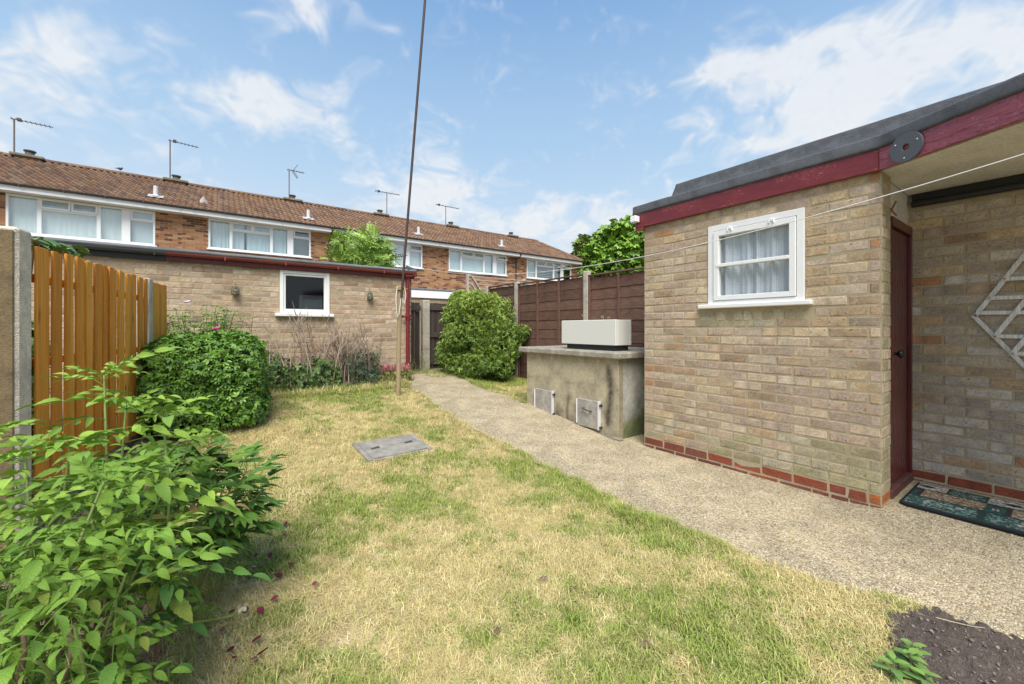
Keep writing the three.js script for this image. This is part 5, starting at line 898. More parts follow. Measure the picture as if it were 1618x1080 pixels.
function aimed(parent, name, geo, mat, list) {               // list of [point, normal direction of growth, roll, size, colour]: +z along the direction
  const m = new THREE.InstancedMesh(geo, mat, list.length), c = new THREE.Color(), up = new THREE.Vector3(0, 1, 0), x = new THREE.Vector3(), y = new THREE.Vector3(), z = new THREE.Vector3(), B = new THREE.Matrix4();
  list.forEach(([p, d, roll, s, col, face], i) => {
    z.copy(d).normalize(); x.crossVectors(face ?? up, z); if (x.lengthSq() < 1e-4) x.set(1, 0, 0); x.normalize(); y.crossVectors(z, x);
    B.makeBasis(x, y, z).multiply(M4.makeRotationZ(roll)).scale(S3.set(s, s, s)).setPosition(p); m.setMatrixAt(i, B); m.setColorAt(i, c.setRGB(...col));
  });
  m.name = name; m.userData.kind = 'stuff'; sh(m); parent.add(m); return m;
}
function aim(m, p, d, roll = 0, s = 1) {                     // one mesh the same way
  const z = d.clone().normalize(), x = new THREE.Vector3().crossVectors(new THREE.Vector3(0, 1, 0), z); if (x.lengthSq() < 1e-4) x.set(1, 0, 0); x.normalize(); const y = new THREE.Vector3().crossVectors(z, x);
  m.quaternion.setFromRotationMatrix(new THREE.Matrix4().makeBasis(x, y, z)); m.rotateZ(roll); m.position.copy(p); m.scale.setScalar(s); return m;
}

// ---------------------------------------------------------------- the grass
{
  const tuft = (seed, n, R, h0, h1, w, lie, seg = 2) => {
    const r = rng(seed), pos = [], idx = [], col = [];
    for (let i = 0; i < n; i++) {
      const a = r() * 6.28, q = R * Math.sqrt(r()), x = q * Math.cos(a), z = q * Math.sin(a), h = lerp(h0, h1, r()), d = r() * 6.28, ln = lie * (0.4 + r()), bw = w * (0.6 + 0.8 * r()), dx = Math.cos(d), dz = Math.sin(d), tone = 0.8 + 0.4 * r(), k = pos.length / 3;
      for (let j = 0; j <= seg; j++) { const f = j / seg, up = h * (f * Math.cos(ln * f * 0.9)), out = h * f * Math.sin(ln * (0.35 + 0.65 * f)), ww2 = bw * 0.5 * (1 - 0.85 * f * f); pos.push(x + dx * out - dz * ww2, up, z + dz * out + dx * ww2, x + dx * out + dz * ww2, up, z + dz * out - dx * ww2); const c = tone * (0.85 + 0.25 * f); col.push(c, c, c * 0.95, c, c, c * 0.95); }
      for (let j = 0; j < seg; j++) { const b = k + j * 2; idx.push(b, b + 1, b + 2, b + 1, b + 3, b + 2); }
    }
    const g = new THREE.BufferGeometry(); g.setAttribute('position', new THREE.Float32BufferAttribute(pos, 3)); g.setAttribute('color', new THREE.Float32BufferAttribute(col, 3)); g.setIndex(idx); g.computeVertexNormals();
    return g;
  };
  const mat = new THREE.MeshPhysicalMaterial({ roughness: 0.9, vertexColors: true, side: THREE.DoubleSide, specularIntensity: 0.3 });
  const r = rng(2024), kinds = [['green', [tuft(1, 16, 0.022, 0.012, 0.034, 0.0026, 1.1), tuft(2, 16, 0.022, 0.012, 0.036, 0.0026, 1.2)]], ['straw', [tuft(3, 18, 0.026, 0.014, 0.042, 0.0021, 1.6), tuft(4, 18, 0.026, 0.014, 0.046, 0.0021, 1.75)]], ['long', [tuft(5, 14, 0.03, 0.05, 0.12, 0.003, 0.8), tuft(6, 14, 0.03, 0.05, 0.13, 0.003, 0.9)]]];
  const lists = { green: [[], []], straw: [[], []], long: [[], []] };
  const GREEN = [[0.266, 0.349, 0.071], [0.315, 0.368, 0.093], [0.216, 0.310, 0.055], [0.364, 0.378, 0.121]], STRAW = [[0.715, 0.567, 0.299], [0.628, 0.497, 0.246], [0.769, 0.645, 0.373], [0.531, 0.410, 0.192], [0.585, 0.509, 0.234]];
  const add = (k, s, t, size, col) => lists[k][r() < 0.5 ? 0 : 1].push([s, groundY(s, t), -t, (r() - 0.5) * 0.3, r() * 6.28, (r() - 0.5) * 0.3, size, col]);
  const shade = (c) => { const k = 0.8 + 0.4 * r(); return [c[0] * k, c[1] * k, c[2] * k]; };
  const place = (s, t, far) => {
    if (!isLawn(s, t) || inMan(s, t, 0.012)) return;
    const g = greenness(s, t), bare = fbm(s * 4.1 + 80, t * 4.1, 3); if (bare > 0.72 && r() < 0.6) return;
    const size = (0.75 + 0.5 * r()) * (far ? 1.25 : 1), gr = r() < smooth(0.18, 0.85, g) * 0.92;
    if (gr) { add('green', s, t, size * (0.8 + 0.55 * g), shade(mix3(pick(r, GREEN), pick(r, STRAW), Math.pow(r(), 1.4) * (1.1 - g) * 0.9))); if (r() < 0.35) add('straw', s, t, size * 0.8, shade(pick(r, STRAW))); }
    else add('straw', s, t, size, shade(mix3(pick(r, STRAW), pick(r, GREEN), r() * 0.3)));
  };
  for (let t = 0.2; t < 7.4; ) { const far = t > 3, st = t < 1.6 ? 0.0165 : t < 3 ? 0.02 : t < 5 ? 0.027 : 0.033; for (let s = -0.7; s < 4.8; s += st) place(s + (r() - 0.5) * st, t + (r() - 0.5) * st, far); t += st; }
  // taller fringes: along the path, round the inspection cover, below the hedge and the bed
  for (let t = 0.5; t < 6.6; t += 0.012) { const s = pathL(t) + (r() - 0.75) * 0.09; if (isSoil(s, t)) continue; const g = greenness(s - 0.03, t); if (r() < 0.35 + 0.5 * g) add('long', s, t, 0.25 + 0.28 * r() + 0.18 * g, shade(r() < g ? pick(r, GREEN) : pick(r, STRAW))); }
  for (let t = 0.6; t < 6.8; t += 0.006) { const s = bedR(t) + (r() - 0.4) * 0.14; const g = r(); if (s < pathL(t) && r() < 0.75) add('long', s, t, 0.4 + 0.5 * r(), shade(g < 0.55 ? pick(r, GREEN) : pick(r, STRAW))); }
  for (let k = 0; k < 900; k++) { const s = lerp(0.3, 2.45, r()), t = 5.95 + 0.6 * r(); add('long', s, t, 0.5 + 0.7 * r(), shade(r() < 0.5 ? pick(r, GREEN) : pick(r, STRAW))); }
  for (let k = 0; k < 260; k++) { const s = lerp(3.0, 4.7, r()), t = lerp(6.5, 7.3, r()); add('long', s, t, 0.5 + 0.6 * r(), shade(pick(r, GREEN))); }
  for (let k = 0; k < 300; k++) { const e = r() * 4, f = r() * 2 - 1, s = MAN.s + (e < 2 ? f * 0.31 : (e < 3 ? -1 : 1) * 0.312), t = MAN.t + (e < 2 ? (e < 1 ? -1 : 1) * 0.245 : f * 0.24); add('straw', s, t, 0.7 + 0.6 * r(), shade(pick(r, STRAW))); }
  for (let k = 0; k < 60; k++) { const a = r() * 6.28, s = 2.16 + 0.08 * r() * Math.cos(a), t = 1.75 + 0.4 * r() * Math.sin(a); add('long', s, t, 0.6 + 0.4 * r(), shade(pick(r, GREEN))); }
  const o = new THREE.Group(); o.name = 'grass'; o.userData = { kind: 'stuff', label: 'short dry lawn grass mixing straw and green blades', category: 'grass' }; scene.add(o);
  for (const [k, geos] of kinds) geos.forEach((g, i) => { const m = scatter(o, k + '_blades', g, mat, lists[k][i]); delete m.userData.kind; });
}
// fallen petals on the lawn by the peony
{
  const px = [[426, 840], [452, 837], [448, 850], [428, 864], [487, 853], [467, 871], [427, 888], [404, 888], [402, 907], [416, 897], [440, 913], [441, 921], [459, 903], [497, 933], [434, 958], [467, 961], [412, 978], [387, 975], [367, 979], [365, 1041], [371, 1054], [402, 1056], [414, 1047], [318, 1022], [351, 1009], [406, 1025]];
  const r = rng(41), mats = [[0.15, 0.012, 0.03], [0.10, 0.012, 0.022], [0.20, 0.018, 0.04], [0.22, 0.07, 0.06]].map((c) => std(c, 0.7)), pale = std([0.62, 0.38, 0.38], 0.7);
  const shapes = [0, 1, 2].map((i) => { const g = leaf(0.030, 0.026, { n: 4, droop: -0.35, fold: 0.35, point: 2 }), p = g.attributes.position; for (let k = 0; k < p.count; k++) p.setY(k, p.getY(k) + 0.003 * Math.sin(k * 2.1 + i)); g.computeVertexNormals(); return g.translate(0, 0, -0.015); });
  px.forEach(([u, v], i) => { const p = footing(u, v), m = solo('fallen_petal', shapes[i % 3], i === 8 ? pale : pick(r, mats), i === 8 ? 'single pale pink petal among the dark red petals on the lawn' : 'curled dark crimson peony petal lying on the dry lawn beside the leafy bed', 'petal', i === 8 ? undefined : 'crimson petals fallen on the lawn'); m.position.set(p.x, p.y + 0.034, p.z); m.rotation.set((r() - 0.5) * 0.9, r() * 6.28, (r() - 0.5) * 0.9); m.scale.setScalar(0.6 + 0.55 * r()); });
  const dry = [[858, 918], [905, 935], [1020, 1022], [785, 1003]].map(([u, v]) => footing(u, v)); const q = rng(5);
  dry.forEach((p, i) => { const g = new THREE.IcosahedronGeometry(0.022 + 0.008 * q(), 2), a = g.attributes.position; for (let k = 0; k < a.count; k++) { const f = 1 + 0.7 * (fbm(a.getX(k) * 70 + i, a.getZ(k) * 70 + a.getY(k) * 60, 3) - 0.5); a.setXYZ(k, a.getX(k) * f * 1.5, a.getY(k) * f * 0.45, a.getZ(k) * f); } g.computeVertexNormals(); const m = solo('soil_clod', g, std([0.17, 0.11, 0.07], 1), ['left one of a pair of small brown clods in the middle of the lawn', 'right one of a pair of small brown clods in the middle of the lawn', 'small brown clod on the green patch nearest the dug soil', 'small brown clod near the bottom middle of the lawn, left of the green patch'][i], 'clod', 'clods on the lawn'); m.position.set(p.x, p.y + 0.012, p.z); m.rotation.y = i * 1.3; m.scale.set(0.6, 0.8, 0.6); });
}
// ---------------------------------------------------------------- clipped glossy hedge block
const hedgeLeaf = (() => { const l = []; for (let k = 0; k < 3; k++) l.push(leaf(0.056, 0.022, { n: 3, droop: 0.25, fold: 0.25, point: 1.6 }).applyMatrix4(trs(0, 0, 0, -0.15 - 0.1 * k, (k - 1) * 0.85, 0))); return merge(l); })();
function blockShrub(name, label, C, H, opt) {                // rounded box of leaves round a solid dark core added to block light
  const o = thing(name, label, opt.category ?? 'shrub', V(C[0], C[1], C[2]), opt.turn ?? 0), r = rng(opt.seed), list = [], pw = opt.pow ?? 5;
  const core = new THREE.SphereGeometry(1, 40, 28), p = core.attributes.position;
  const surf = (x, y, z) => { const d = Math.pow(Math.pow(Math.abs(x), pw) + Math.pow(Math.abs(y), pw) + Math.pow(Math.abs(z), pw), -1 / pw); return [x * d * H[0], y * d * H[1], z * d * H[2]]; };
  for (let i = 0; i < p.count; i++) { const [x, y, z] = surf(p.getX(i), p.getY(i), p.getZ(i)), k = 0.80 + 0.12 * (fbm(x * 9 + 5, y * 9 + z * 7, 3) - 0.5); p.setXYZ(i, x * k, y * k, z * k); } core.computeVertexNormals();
  part(o, 'branches_or_core', core, std(opt.core ?? [0.035, 0.05, 0.018], 1));
  for (let i = 0; i < opt.count; i++) {
    let x = r() * 2 - 1, y = r() * 2 - 1, z = r() * 2 - 1; const l = Math.hypot(x, y, z); if (l > 1 || l < 0.2) { i--; continue; }
    [x, y, z] = surf(x, y, z); if (opt.flat && Math.abs(y) / H[1] < 0.98) { /* keep the sides */ }
    const bump = 1 + opt.rough * (fbm(x * opt.freq + 11, y * opt.freq + z * opt.freq * 0.8, 4) - 0.5) - 0.13 * Math.pow(r(), 2) + (r() < 0.03 ? 0.06 : 0);
    if (y < -H[1] * (0.90 - 0.1 * r())) continue;
    const n = new THREE.Vector3(Math.sign(x) * Math.pow(Math.abs(x / H[0]), pw - 1) / H[0], Math.sign(y) * Math.pow(Math.abs(y / H[1]), pw - 1) / H[1], Math.sign(z) * Math.pow(Math.abs(z / H[2]), pw - 1) / H[2]).normalize();
    const dir = new THREE.Vector3(r() - 0.5, r() - 0.62, r() - 0.5).normalize().addScaledVector(n, 0.55), face = n.clone().add(new THREE.Vector3((r() - 0.5) * 1.0, 0.45 + (r() - 0.5) * 0.8, (r() - 0.5) * 1.0));
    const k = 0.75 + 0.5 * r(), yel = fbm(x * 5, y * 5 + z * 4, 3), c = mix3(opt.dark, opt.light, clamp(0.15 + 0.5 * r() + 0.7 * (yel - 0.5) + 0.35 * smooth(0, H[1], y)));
    list.push([new THREE.Vector3(x * bump, y * bump, z * bump), dir, (r() - 0.5) * 0.5, opt.size * (0.7 + 0.6 * r()), [c[0] * k, c[1] * k, c[2] * k], face]);
  }
  aimed(o, 'foliage', opt.leaf, opt.mat, list); return o;
}
const glossy = leafMat([1, 1, 1], 0.3, 0.0, { specularIntensity: 1 });
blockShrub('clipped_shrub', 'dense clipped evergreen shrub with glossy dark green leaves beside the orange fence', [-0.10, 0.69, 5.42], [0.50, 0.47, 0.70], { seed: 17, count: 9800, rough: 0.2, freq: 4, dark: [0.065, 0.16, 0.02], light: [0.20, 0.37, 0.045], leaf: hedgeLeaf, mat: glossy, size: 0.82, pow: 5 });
// the big round light green shrub in front of the gates
{
  const sl = (() => { const l = []; for (let k = 0; k < 5; k++) l.push(leaf(0.036, 0.016, { n: 2, droop: 0.2, fold: 0.2 }).applyMatrix4(trs(0, 0, k * 0.008, -0.5 + 0.08 * k, k * 2.4, 0))); return merge(l); })();
  const o = thing('round_shrub', 'large round bright green small-leaved shrub between the gates and the brown fence', 'shrub', V(4.0, 0, 6.62)), r = rng(55), list = [];
  const lobes = []; for (let k = 0; k < 60; k++) { const a = r() * 6.28, y = 0.28 + 1.24 * Math.pow(r(), 0.72), R = 0.62 * Math.pow(clamp(Math.sin(Math.PI * clamp((y + 0.06) / 1.74, 0.04, 0.97))), 0.6) * (0.8 + 0.2 * r()); lobes.push([R * Math.cos(a), y, R * Math.sin(a), 0.19 + 0.09 * r()]); }
  for (let k = 0; k < 8; k++) lobes.push([(r() - 0.5) * 0.8, 1.36 + 0.2 * r(), (r() - 0.5) * 0.8, 0.2]);
  lobes.push([-0.2, 0.55, 0.62, 0.26], [0.05, 0.42, 0.66, 0.2], [0.60, 0.95, 0.45, 0.16], [0.66, 1.02, 0.55, 0.09]);
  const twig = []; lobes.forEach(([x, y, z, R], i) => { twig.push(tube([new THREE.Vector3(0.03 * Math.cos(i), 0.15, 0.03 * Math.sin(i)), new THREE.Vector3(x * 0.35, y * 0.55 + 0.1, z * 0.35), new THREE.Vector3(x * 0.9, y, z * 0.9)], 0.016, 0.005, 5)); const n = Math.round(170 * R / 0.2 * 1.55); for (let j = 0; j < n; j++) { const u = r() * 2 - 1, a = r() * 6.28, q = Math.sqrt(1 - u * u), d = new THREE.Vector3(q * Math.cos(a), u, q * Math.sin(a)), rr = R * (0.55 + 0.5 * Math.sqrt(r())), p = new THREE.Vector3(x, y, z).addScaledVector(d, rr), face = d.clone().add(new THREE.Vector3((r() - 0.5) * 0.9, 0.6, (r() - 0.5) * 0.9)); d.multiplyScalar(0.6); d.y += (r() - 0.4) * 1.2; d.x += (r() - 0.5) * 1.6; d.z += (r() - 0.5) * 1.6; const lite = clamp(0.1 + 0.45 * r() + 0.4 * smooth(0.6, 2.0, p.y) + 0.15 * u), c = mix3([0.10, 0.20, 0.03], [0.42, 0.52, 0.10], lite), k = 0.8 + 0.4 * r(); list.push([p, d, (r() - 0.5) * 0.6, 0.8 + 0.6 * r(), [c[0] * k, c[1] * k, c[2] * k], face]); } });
  part(o, 'branches_or_core', merge(twig), std([0.12, 0.09, 0.06], 0.95));
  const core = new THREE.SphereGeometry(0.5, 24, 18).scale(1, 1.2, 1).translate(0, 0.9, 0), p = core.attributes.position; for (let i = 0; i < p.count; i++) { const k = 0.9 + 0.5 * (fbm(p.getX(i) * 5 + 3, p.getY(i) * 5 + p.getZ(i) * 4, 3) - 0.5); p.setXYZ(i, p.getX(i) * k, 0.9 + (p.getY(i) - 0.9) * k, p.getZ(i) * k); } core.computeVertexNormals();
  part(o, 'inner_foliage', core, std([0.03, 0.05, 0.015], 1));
  for (let k = 0; k < 26; k++) { const a = r() * 6.28, R = 0.55 * Math.sqrt(r()), b = new THREE.Vector3(R * Math.cos(a), 1.45 - R * 0.35, R * Math.sin(a)), L = 0.18 + 0.2 * r(), lx = (r() - 0.5) * 0.5, lz = (r() - 0.5) * 0.5; for (let j = 0; j < 12; j++) { const f = j / 11; list.push([b.clone().add(new THREE.Vector3(lx * L * f, L * f + 0.05, lz * L * f)), new THREE.Vector3(Math.cos(j * 2.4), 0.7, Math.sin(j * 2.4)), 0, 0.75 - 0.3 * f, mix3([0.32, 0.44, 0.08], [0.50, 0.58, 0.14], f)]); } }
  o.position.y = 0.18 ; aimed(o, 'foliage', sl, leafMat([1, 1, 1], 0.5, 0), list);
}
// ---------------------------------------------------------------- trees
function tree(name, label, pos, { h, base, rx, ry, seed, lobes, leafSize, count, dark, light, trunk = 0.16, bark = [0.14, 0.11, 0.08], group, leafGeo }) {
  const o = thing(name, label, 'tree', pos, 0, group), r = rng(seed), list = [], wood = [tube([new THREE.Vector3(0, -0.1, 0), new THREE.Vector3(0.04 * h * 0.2, h * 0.3, 0), new THREE.Vector3(0, h * 0.7, 0.05)], trunk, trunk * 0.4, 8)];
  for (let k = 0; k < lobes; k++) {
    const u = Math.pow(r(), 0.7) * 2 - 1, a = r() * 6.28, q = Math.sqrt(1 - u * u) * Math.pow(r(), 0.25), c = new THREE.Vector3(rx * q * Math.cos(a), base + (h - base) * 0.5 + ry * u * 0.85, rx * q * Math.sin(a)), R = (0.20 + 0.16 * r()) * rx;
    wood.push(tube([new THREE.Vector3(0, h * (0.2 + 0.4 * r()), 0), c.clone().multiplyScalar(0.5).setY(c.y * 0.72), c], trunk * 0.35, trunk * 0.07, 5));
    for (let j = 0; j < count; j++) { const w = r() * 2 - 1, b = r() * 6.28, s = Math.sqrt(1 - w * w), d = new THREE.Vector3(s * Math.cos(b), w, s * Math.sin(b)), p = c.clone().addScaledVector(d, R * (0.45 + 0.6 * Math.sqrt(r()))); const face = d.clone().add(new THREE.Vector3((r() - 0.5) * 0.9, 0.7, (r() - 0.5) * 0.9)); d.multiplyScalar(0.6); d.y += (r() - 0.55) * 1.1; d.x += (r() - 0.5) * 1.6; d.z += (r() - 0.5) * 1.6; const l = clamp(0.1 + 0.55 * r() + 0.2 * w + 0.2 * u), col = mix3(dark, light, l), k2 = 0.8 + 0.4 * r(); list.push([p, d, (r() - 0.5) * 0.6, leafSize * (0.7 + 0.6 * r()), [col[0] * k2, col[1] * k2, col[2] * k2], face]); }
  }
  part(o, 'trunk', merge(wood), std(bark, 0.95)); aimed(o, 'crown', leafGeo, leafMat([1, 1, 1], 0.55, 0), list); return o;
}
const spray = (() => { const l = []; for (let k = 0; k < 7; k++) l.push(leaf(0.5, 0.3, { n: 2, droop: 0.25, fold: 0.15 }).applyMatrix4(trs(0, 0, k * 0.08, -0.3 + 0.1 * k, (k - 3) * 0.8, (k % 3 - 1) * 0.4))); return merge(l); })();
const pinnate = (() => { const l = []; for (let k = 0; k < 5; k++) for (const s of [-1, 1]) l.push(leaf(0.085, 0.032, { n: 3, droop: 0.3, fold: 0.2 }).applyMatrix4(trs(0, -0.012 * k * k * 0.25, 0.04 + k * 0.045, 0, s * 1.1, 0))); l.push(leaf(0.09, 0.034, { n: 3, droop: 0.4 }).translate(0, -0.06, 0.26)); return merge(l); })();
tree('leafy_tree', 'broad bright green tree between the house end and the outhouse roof', V(21.6, 0.3, 16.4), { h: 7.7, base: 1.4, rx: 3.0, ry: 3.1, seed: 71, lobes: 74, leafSize: 0.62, count: 100, dark: [0.08, 0.17, 0.02], light: [0.32, 0.52, 0.06], trunk: 0.26, leafGeo: spray });
tree('young_tree', 'young ash-like tree with fresh feathery leaves growing behind the garage', V(2.75, 0.4, 9.75), { h: 3.15, base: 1.6, rx: 0.74, ry: 0.66, seed: 72, lobes: 26, leafSize: 0.85, count: 44, dark: [0.14, 0.25, 0.03], light: [0.42, 0.58, 0.10], trunk: 0.06, leafGeo: pinnate });
tree('distant_tree', 'thin pale tree tops showing beyond the hipped end of the roof', V(29.5, 0.3, 27.5), { h: 9.9, base: 3.5, rx: 2.6, ry: 3.2, seed: 74, lobes: 22, leafSize: 0.75, count: 45, dark: [0.10, 0.16, 0.03], light: [0.26, 0.34, 0.07], trunk: 0.2, leafGeo: spray });
{
  const o = thing('blossom_bush', 'white flowering bush just above the brown fence in front of the end house', 'bush', V(8.3, 0.3, 8.6)), r = rng(19), list = [], fl = [];
  for (let k = 0; k < 700; k++) { const a = r() * 6.28, u = r() * 2 - 1, q = Math.sqrt(1 - u * u), d = new THREE.Vector3(q * Math.cos(a), u, q * Math.sin(a)), p = new THREE.Vector3(0, 1.75, 0).add(new THREE.Vector3(d.x * 0.45, d.y * 0.55, d.z * 0.5).multiplyScalar(0.6 + 0.4 * r())); (r() < 0.45 ? fl : list).push([p, d, r() * 3, 0.8 + 0.5 * r(), r() < 0.5 ? [0.12, 0.2, 0.04] : [0.2, 0.28, 0.06]]); }
  part(o, 'stems', merge([0, 1, 2, 3].map((k) => tube([new THREE.Vector3(0.04 * k, -0.1, 0), new THREE.Vector3(0.1 * k - 0.15, 0.9, 0.1), new THREE.Vector3(0.25 * k - 0.4, 1.8, 0.1 * k)], 0.025, 0.01, 5))), std([0.2, 0.15, 0.1], 0.9));
  aimed(o, 'foliage', leaf(0.09, 0.05, { n: 2 }), leafMat([1, 1, 1], 0.55, 0), list);
  const flower = merge([0, 1, 2, 3, 4].map((k) => leaf(0.06, 0.05, { n: 2, droop: -0.2, point: 2 }).applyMatrix4(trs(0, 0, 0, -1.0, 0, 0)).applyMatrix4(trs(0, 0, 0, 0, 0, k * 1.257)))); aimed(o, 'blossoms', flower, std([0.80, 0.78, 0.72], 0.7), fl.map(([p, d, a, s]) => [p, d, a, s, [1, 1, 1]]));
}
// ---------------------------------------------------------------- roses, peony, bare stems and the low plants
const roseLeaves = [0, 1, 2, 3, 4].map((v) => {             // a whole rose leaf: stalk and seven toothed leaflets
  const r = rng(300 + v), l = [], arc = (f) => new THREE.Vector3(0, -0.10 * f * f * (0.6 + 0.12 * v) + 0.02 * f, 0.135 * f), L = 0.036 + 0.003 * r();
  l.push(stalk([arc(0), arc(0.5), arc(1)], 0.0012, 0.0007));
  for (let k = 0; k < 3; k++) for (const s of [-1, 1]) { const f = 0.34 + 0.24 * k, p = arc(f); l.push(leaf(L * (0.9 + 0.14 * k) * (0.85 + 0.3 * r()), L * 0.45, { n: 12, droop: 0.35 + 0.4 * r(), fold: 0.22 + 0.3 * r(), serr: 0.14, point: 1.2, twist: (r() - 0.5) * 0.5 }).applyMatrix4(trs(p.x, p.y, p.z, -0.15 + 0.5 * r(), s * (1.05 - 0.14 * k) + (r() - 0.5) * 0.25, -s * (0.05 + 0.45 * r())))); }
  const e = arc(1); l.push(leaf(L * 1.25, L * 0.58, { n: 12, droop: 0.5, fold: 0.3, serr: 0.14, point: 1.2, twist: (r() - 0.5) * 0.6 }).applyMatrix4(trs(e.x, e.y, e.z, 0.4, (r() - 0.5) * 0.3, 0)));
  return merge(l);
});
const bristly = (pts, r0, r1, seed, n = 60) => { const c = new THREE.CatmullRomCurve3(pts), r = rng(seed), l = [tube(pts, r0, r1, 7)], p = new THREE.Vector3(); for (let k = 0; k < n; k++) { const f = r(); c.getPointAt(f, p); const a = r() * 6.28, q = lerp(r0, r1, f), d = new THREE.Vector3(Math.cos(a), (r() - 0.5) * 0.4, Math.sin(a)); l.push(bar(p.clone().addScaledVector(d, q * 0.8), p.clone().addScaledVector(d, q + 0.004 + 0.002 * r()), 0.0006, 3, 0.0002)); } return merge(l); };
{
  const o = thing('rose_bush', 'foreground rose bush with toothed light green leaves and bristly stems', 'rose bush'), r = rng(88);
  const young = [[0.321, 0.493, 0.061], [0.386, 0.569, 0.077], [0.283, 0.442, 0.055], [0.220, 0.366, 0.055]].map((c) => leafMat(c, 0.6, 0.22, { specularIntensity: 0.6 })), old = [[0.155, 0.291, 0.045], [0.116, 0.241, 0.050], [0.217, 0.364, 0.050], [0.093, 0.189, 0.042], [0.296, 0.349, 0.060]].map((c) => leafMat(c, 0.6, 0.12, { specularIntensity: 0.5 }));
  const tired = [[0.42, 0.33, 0.07], [0.34, 0.20, 0.07], [0.36, 0.38, 0.08]].map((c) => leafMat(c, 0.7, 0.1));
  const green = std([0.24, 0.31, 0.09], 0.7), brownS = std([0.15, 0.085, 0.06], 0.9);
  const tips = [[165, 592, 1.32, 1], [258, 655, 1.42, 1], [200, 640, 1.36, 1], [40, 722, 1.12, 1], [112, 700, 1.22, 1], [-30, 690, 1.15, 1], [300, 705, 1.62, 1], [212, 742, 1.34, 0], [60, 800, 1.02, 1], [142, 812, 1.08, 0], [235, 860, 1.16, 1], [20, 905, 0.9, 0], [200, 905, 1.02, 0], [118, 985, 0.86, 0], [60, 1040, 0.8, 0], [175, 1050, 0.9, 1], [100, 760, 1.3, 0], [-20, 800, 1.0, 0], [165, 760, 1.05, 1], [10, 1000, 0.82, 0]];
  let left = 296; const spare = [];
  const addLeaf = (p, d, roll, s, m) => { if (p.y < 0.66 && Math.hypot(p.x, p.z) < 1.32 && r() < 0.8) return; const g = pick(r, roseLeaves); if (r() < 0.03 && p.y < 0.95) m = pick(r, tired); s *= 0.7 + 0.5 * r(); if (left-- > 0) aim(part(o, 'leaf', g, m), p, d, roll, s); else spare.push([g, p, d, roll, s]); };
  tips.forEach(([u, v, d, fresh], i) => {
    const T = sight(u, v, d), bx = lerp(-0.52, -0.12, r()), bt = lerp(1.25, 1.75, r()), B = V(lerp(bx, T.x, 0.45), groundY(0, bt), lerp(bt, -T.z, 0.4)), M = B.clone().lerp(T, 0.55).add(new THREE.Vector3((r() - 0.5) * 0.08, 0.06, (r() - 0.5) * 0.08)), c = new THREE.CatmullRomCurve3([B, M, T]);
    const H = T.y - B.y, split = clamp(0.35 / H, 0.2, 0.6), at = (f) => c.getPointAt(f);
    part(o, 'stem', bristly([at(0), at(split * 0.5), at(split)], 0.0062, 0.005, 400 + i, 26), r() < 0.7 ? brownS : green);
    part(o, 'stem', bristly([at(split), at((1 + split) / 2), at(1)], 0.005, 0.0028, 500 + i, i < 5 ? 160 : 50), green);
    if (fresh) for (let k = 0; k < 7; k++) { const a = k * 0.95 + i; addLeaf(at(0.985), new THREE.Vector3(Math.cos(a), 0.5 + 0.9 * r(), Math.sin(a)), (r() - 0.5) * 0.6, 0.7 + 0.25 * r(), young[k % 2]); }
    const n = i < 3 ? 19 : 17; for (let k = 0; k < n; k++) {
      const f = lerp(Math.max(0.28, split * 0.9), 1.0, Math.pow(k / (n - 1), 0.8)), p = at(Math.min(f, 0.995)), a = k * 2.4 + i * 1.7 + r() * 0.6, top = k > n - 4, dir = new THREE.Vector3(Math.cos(a), top ? 0.55 + 0.4 * r() : 0.12 + 0.35 * r(), Math.sin(a));
      addLeaf(p, dir, (r() - 0.5) * 0.5, (top ? 0.72 + 0.25 * r() : 0.8 + 0.45 * r()) * (fresh ? 1.05 : 1.0) * (i < 3 ? 1.3 : 1), fresh && k > n * 0.35 ? pick(r, young) : pick(r, old));
    }
  });
  for (let k = 0; k < 230; k++) { const p = V(lerp(-0.85, -0.12, r()), 0, lerp(0.95, 2.1, r())); p.y = groundY(p.x, -p.z) + lerp(0.5, 0.25, smooth(1.2, 1.7, -p.z)) + 0.42 * Math.pow(r(), 0.8) * (1 - 0.35 * smooth(-0.35, 0.05, p.x)); const a = r() * 6.28; addLeaf(p, new THREE.Vector3(Math.cos(a), 0.1 + 0.4 * r(), Math.sin(a)), (r() - 0.5) * 0.8, 0.7 + 0.5 * r(), pick(r, old)); }
  const cane = (a, b, w) => part(o, 'bare_cane', bristly([a, a.clone().lerp(b, 0.5).add(new THREE.Vector3(0.01, 0.0, 0.012)), b], w, w * 0.7, Math.round(a.x * 9999) & 1023, 60), brownS);
  for (const [u0, v0, d0, u1, v1, d1] of [[95, 1085, 0.86, 112, 985, 0.88], [25, 1085, 0.84, 36, 985, 0.86], [80, 1060, 0.95, 128, 940, 1.0], [150, 1025, 1.02, 166, 945, 1.05], [150, 1040, 1.02, 215, 935, 1.1], [170, 1050, 1.0, 232, 955, 1.08], [105, 1060, 0.98, 145, 1005, 1.0]]) cane(sight(u0, v0, d0), sight(u1, v1, d1), 0.0055);
  if (spare.length) { const l = spare.map(([g, p, d, roll, s]) => { const m = aim(new THREE.Mesh(g), p, d, roll, s); m.updateMatrix(); return g.clone().applyMatrix4(m.matrix); }); const m = part(o, 'leaves', merge(l), old[2]); m.userData.kind = 'stuff'; }
}
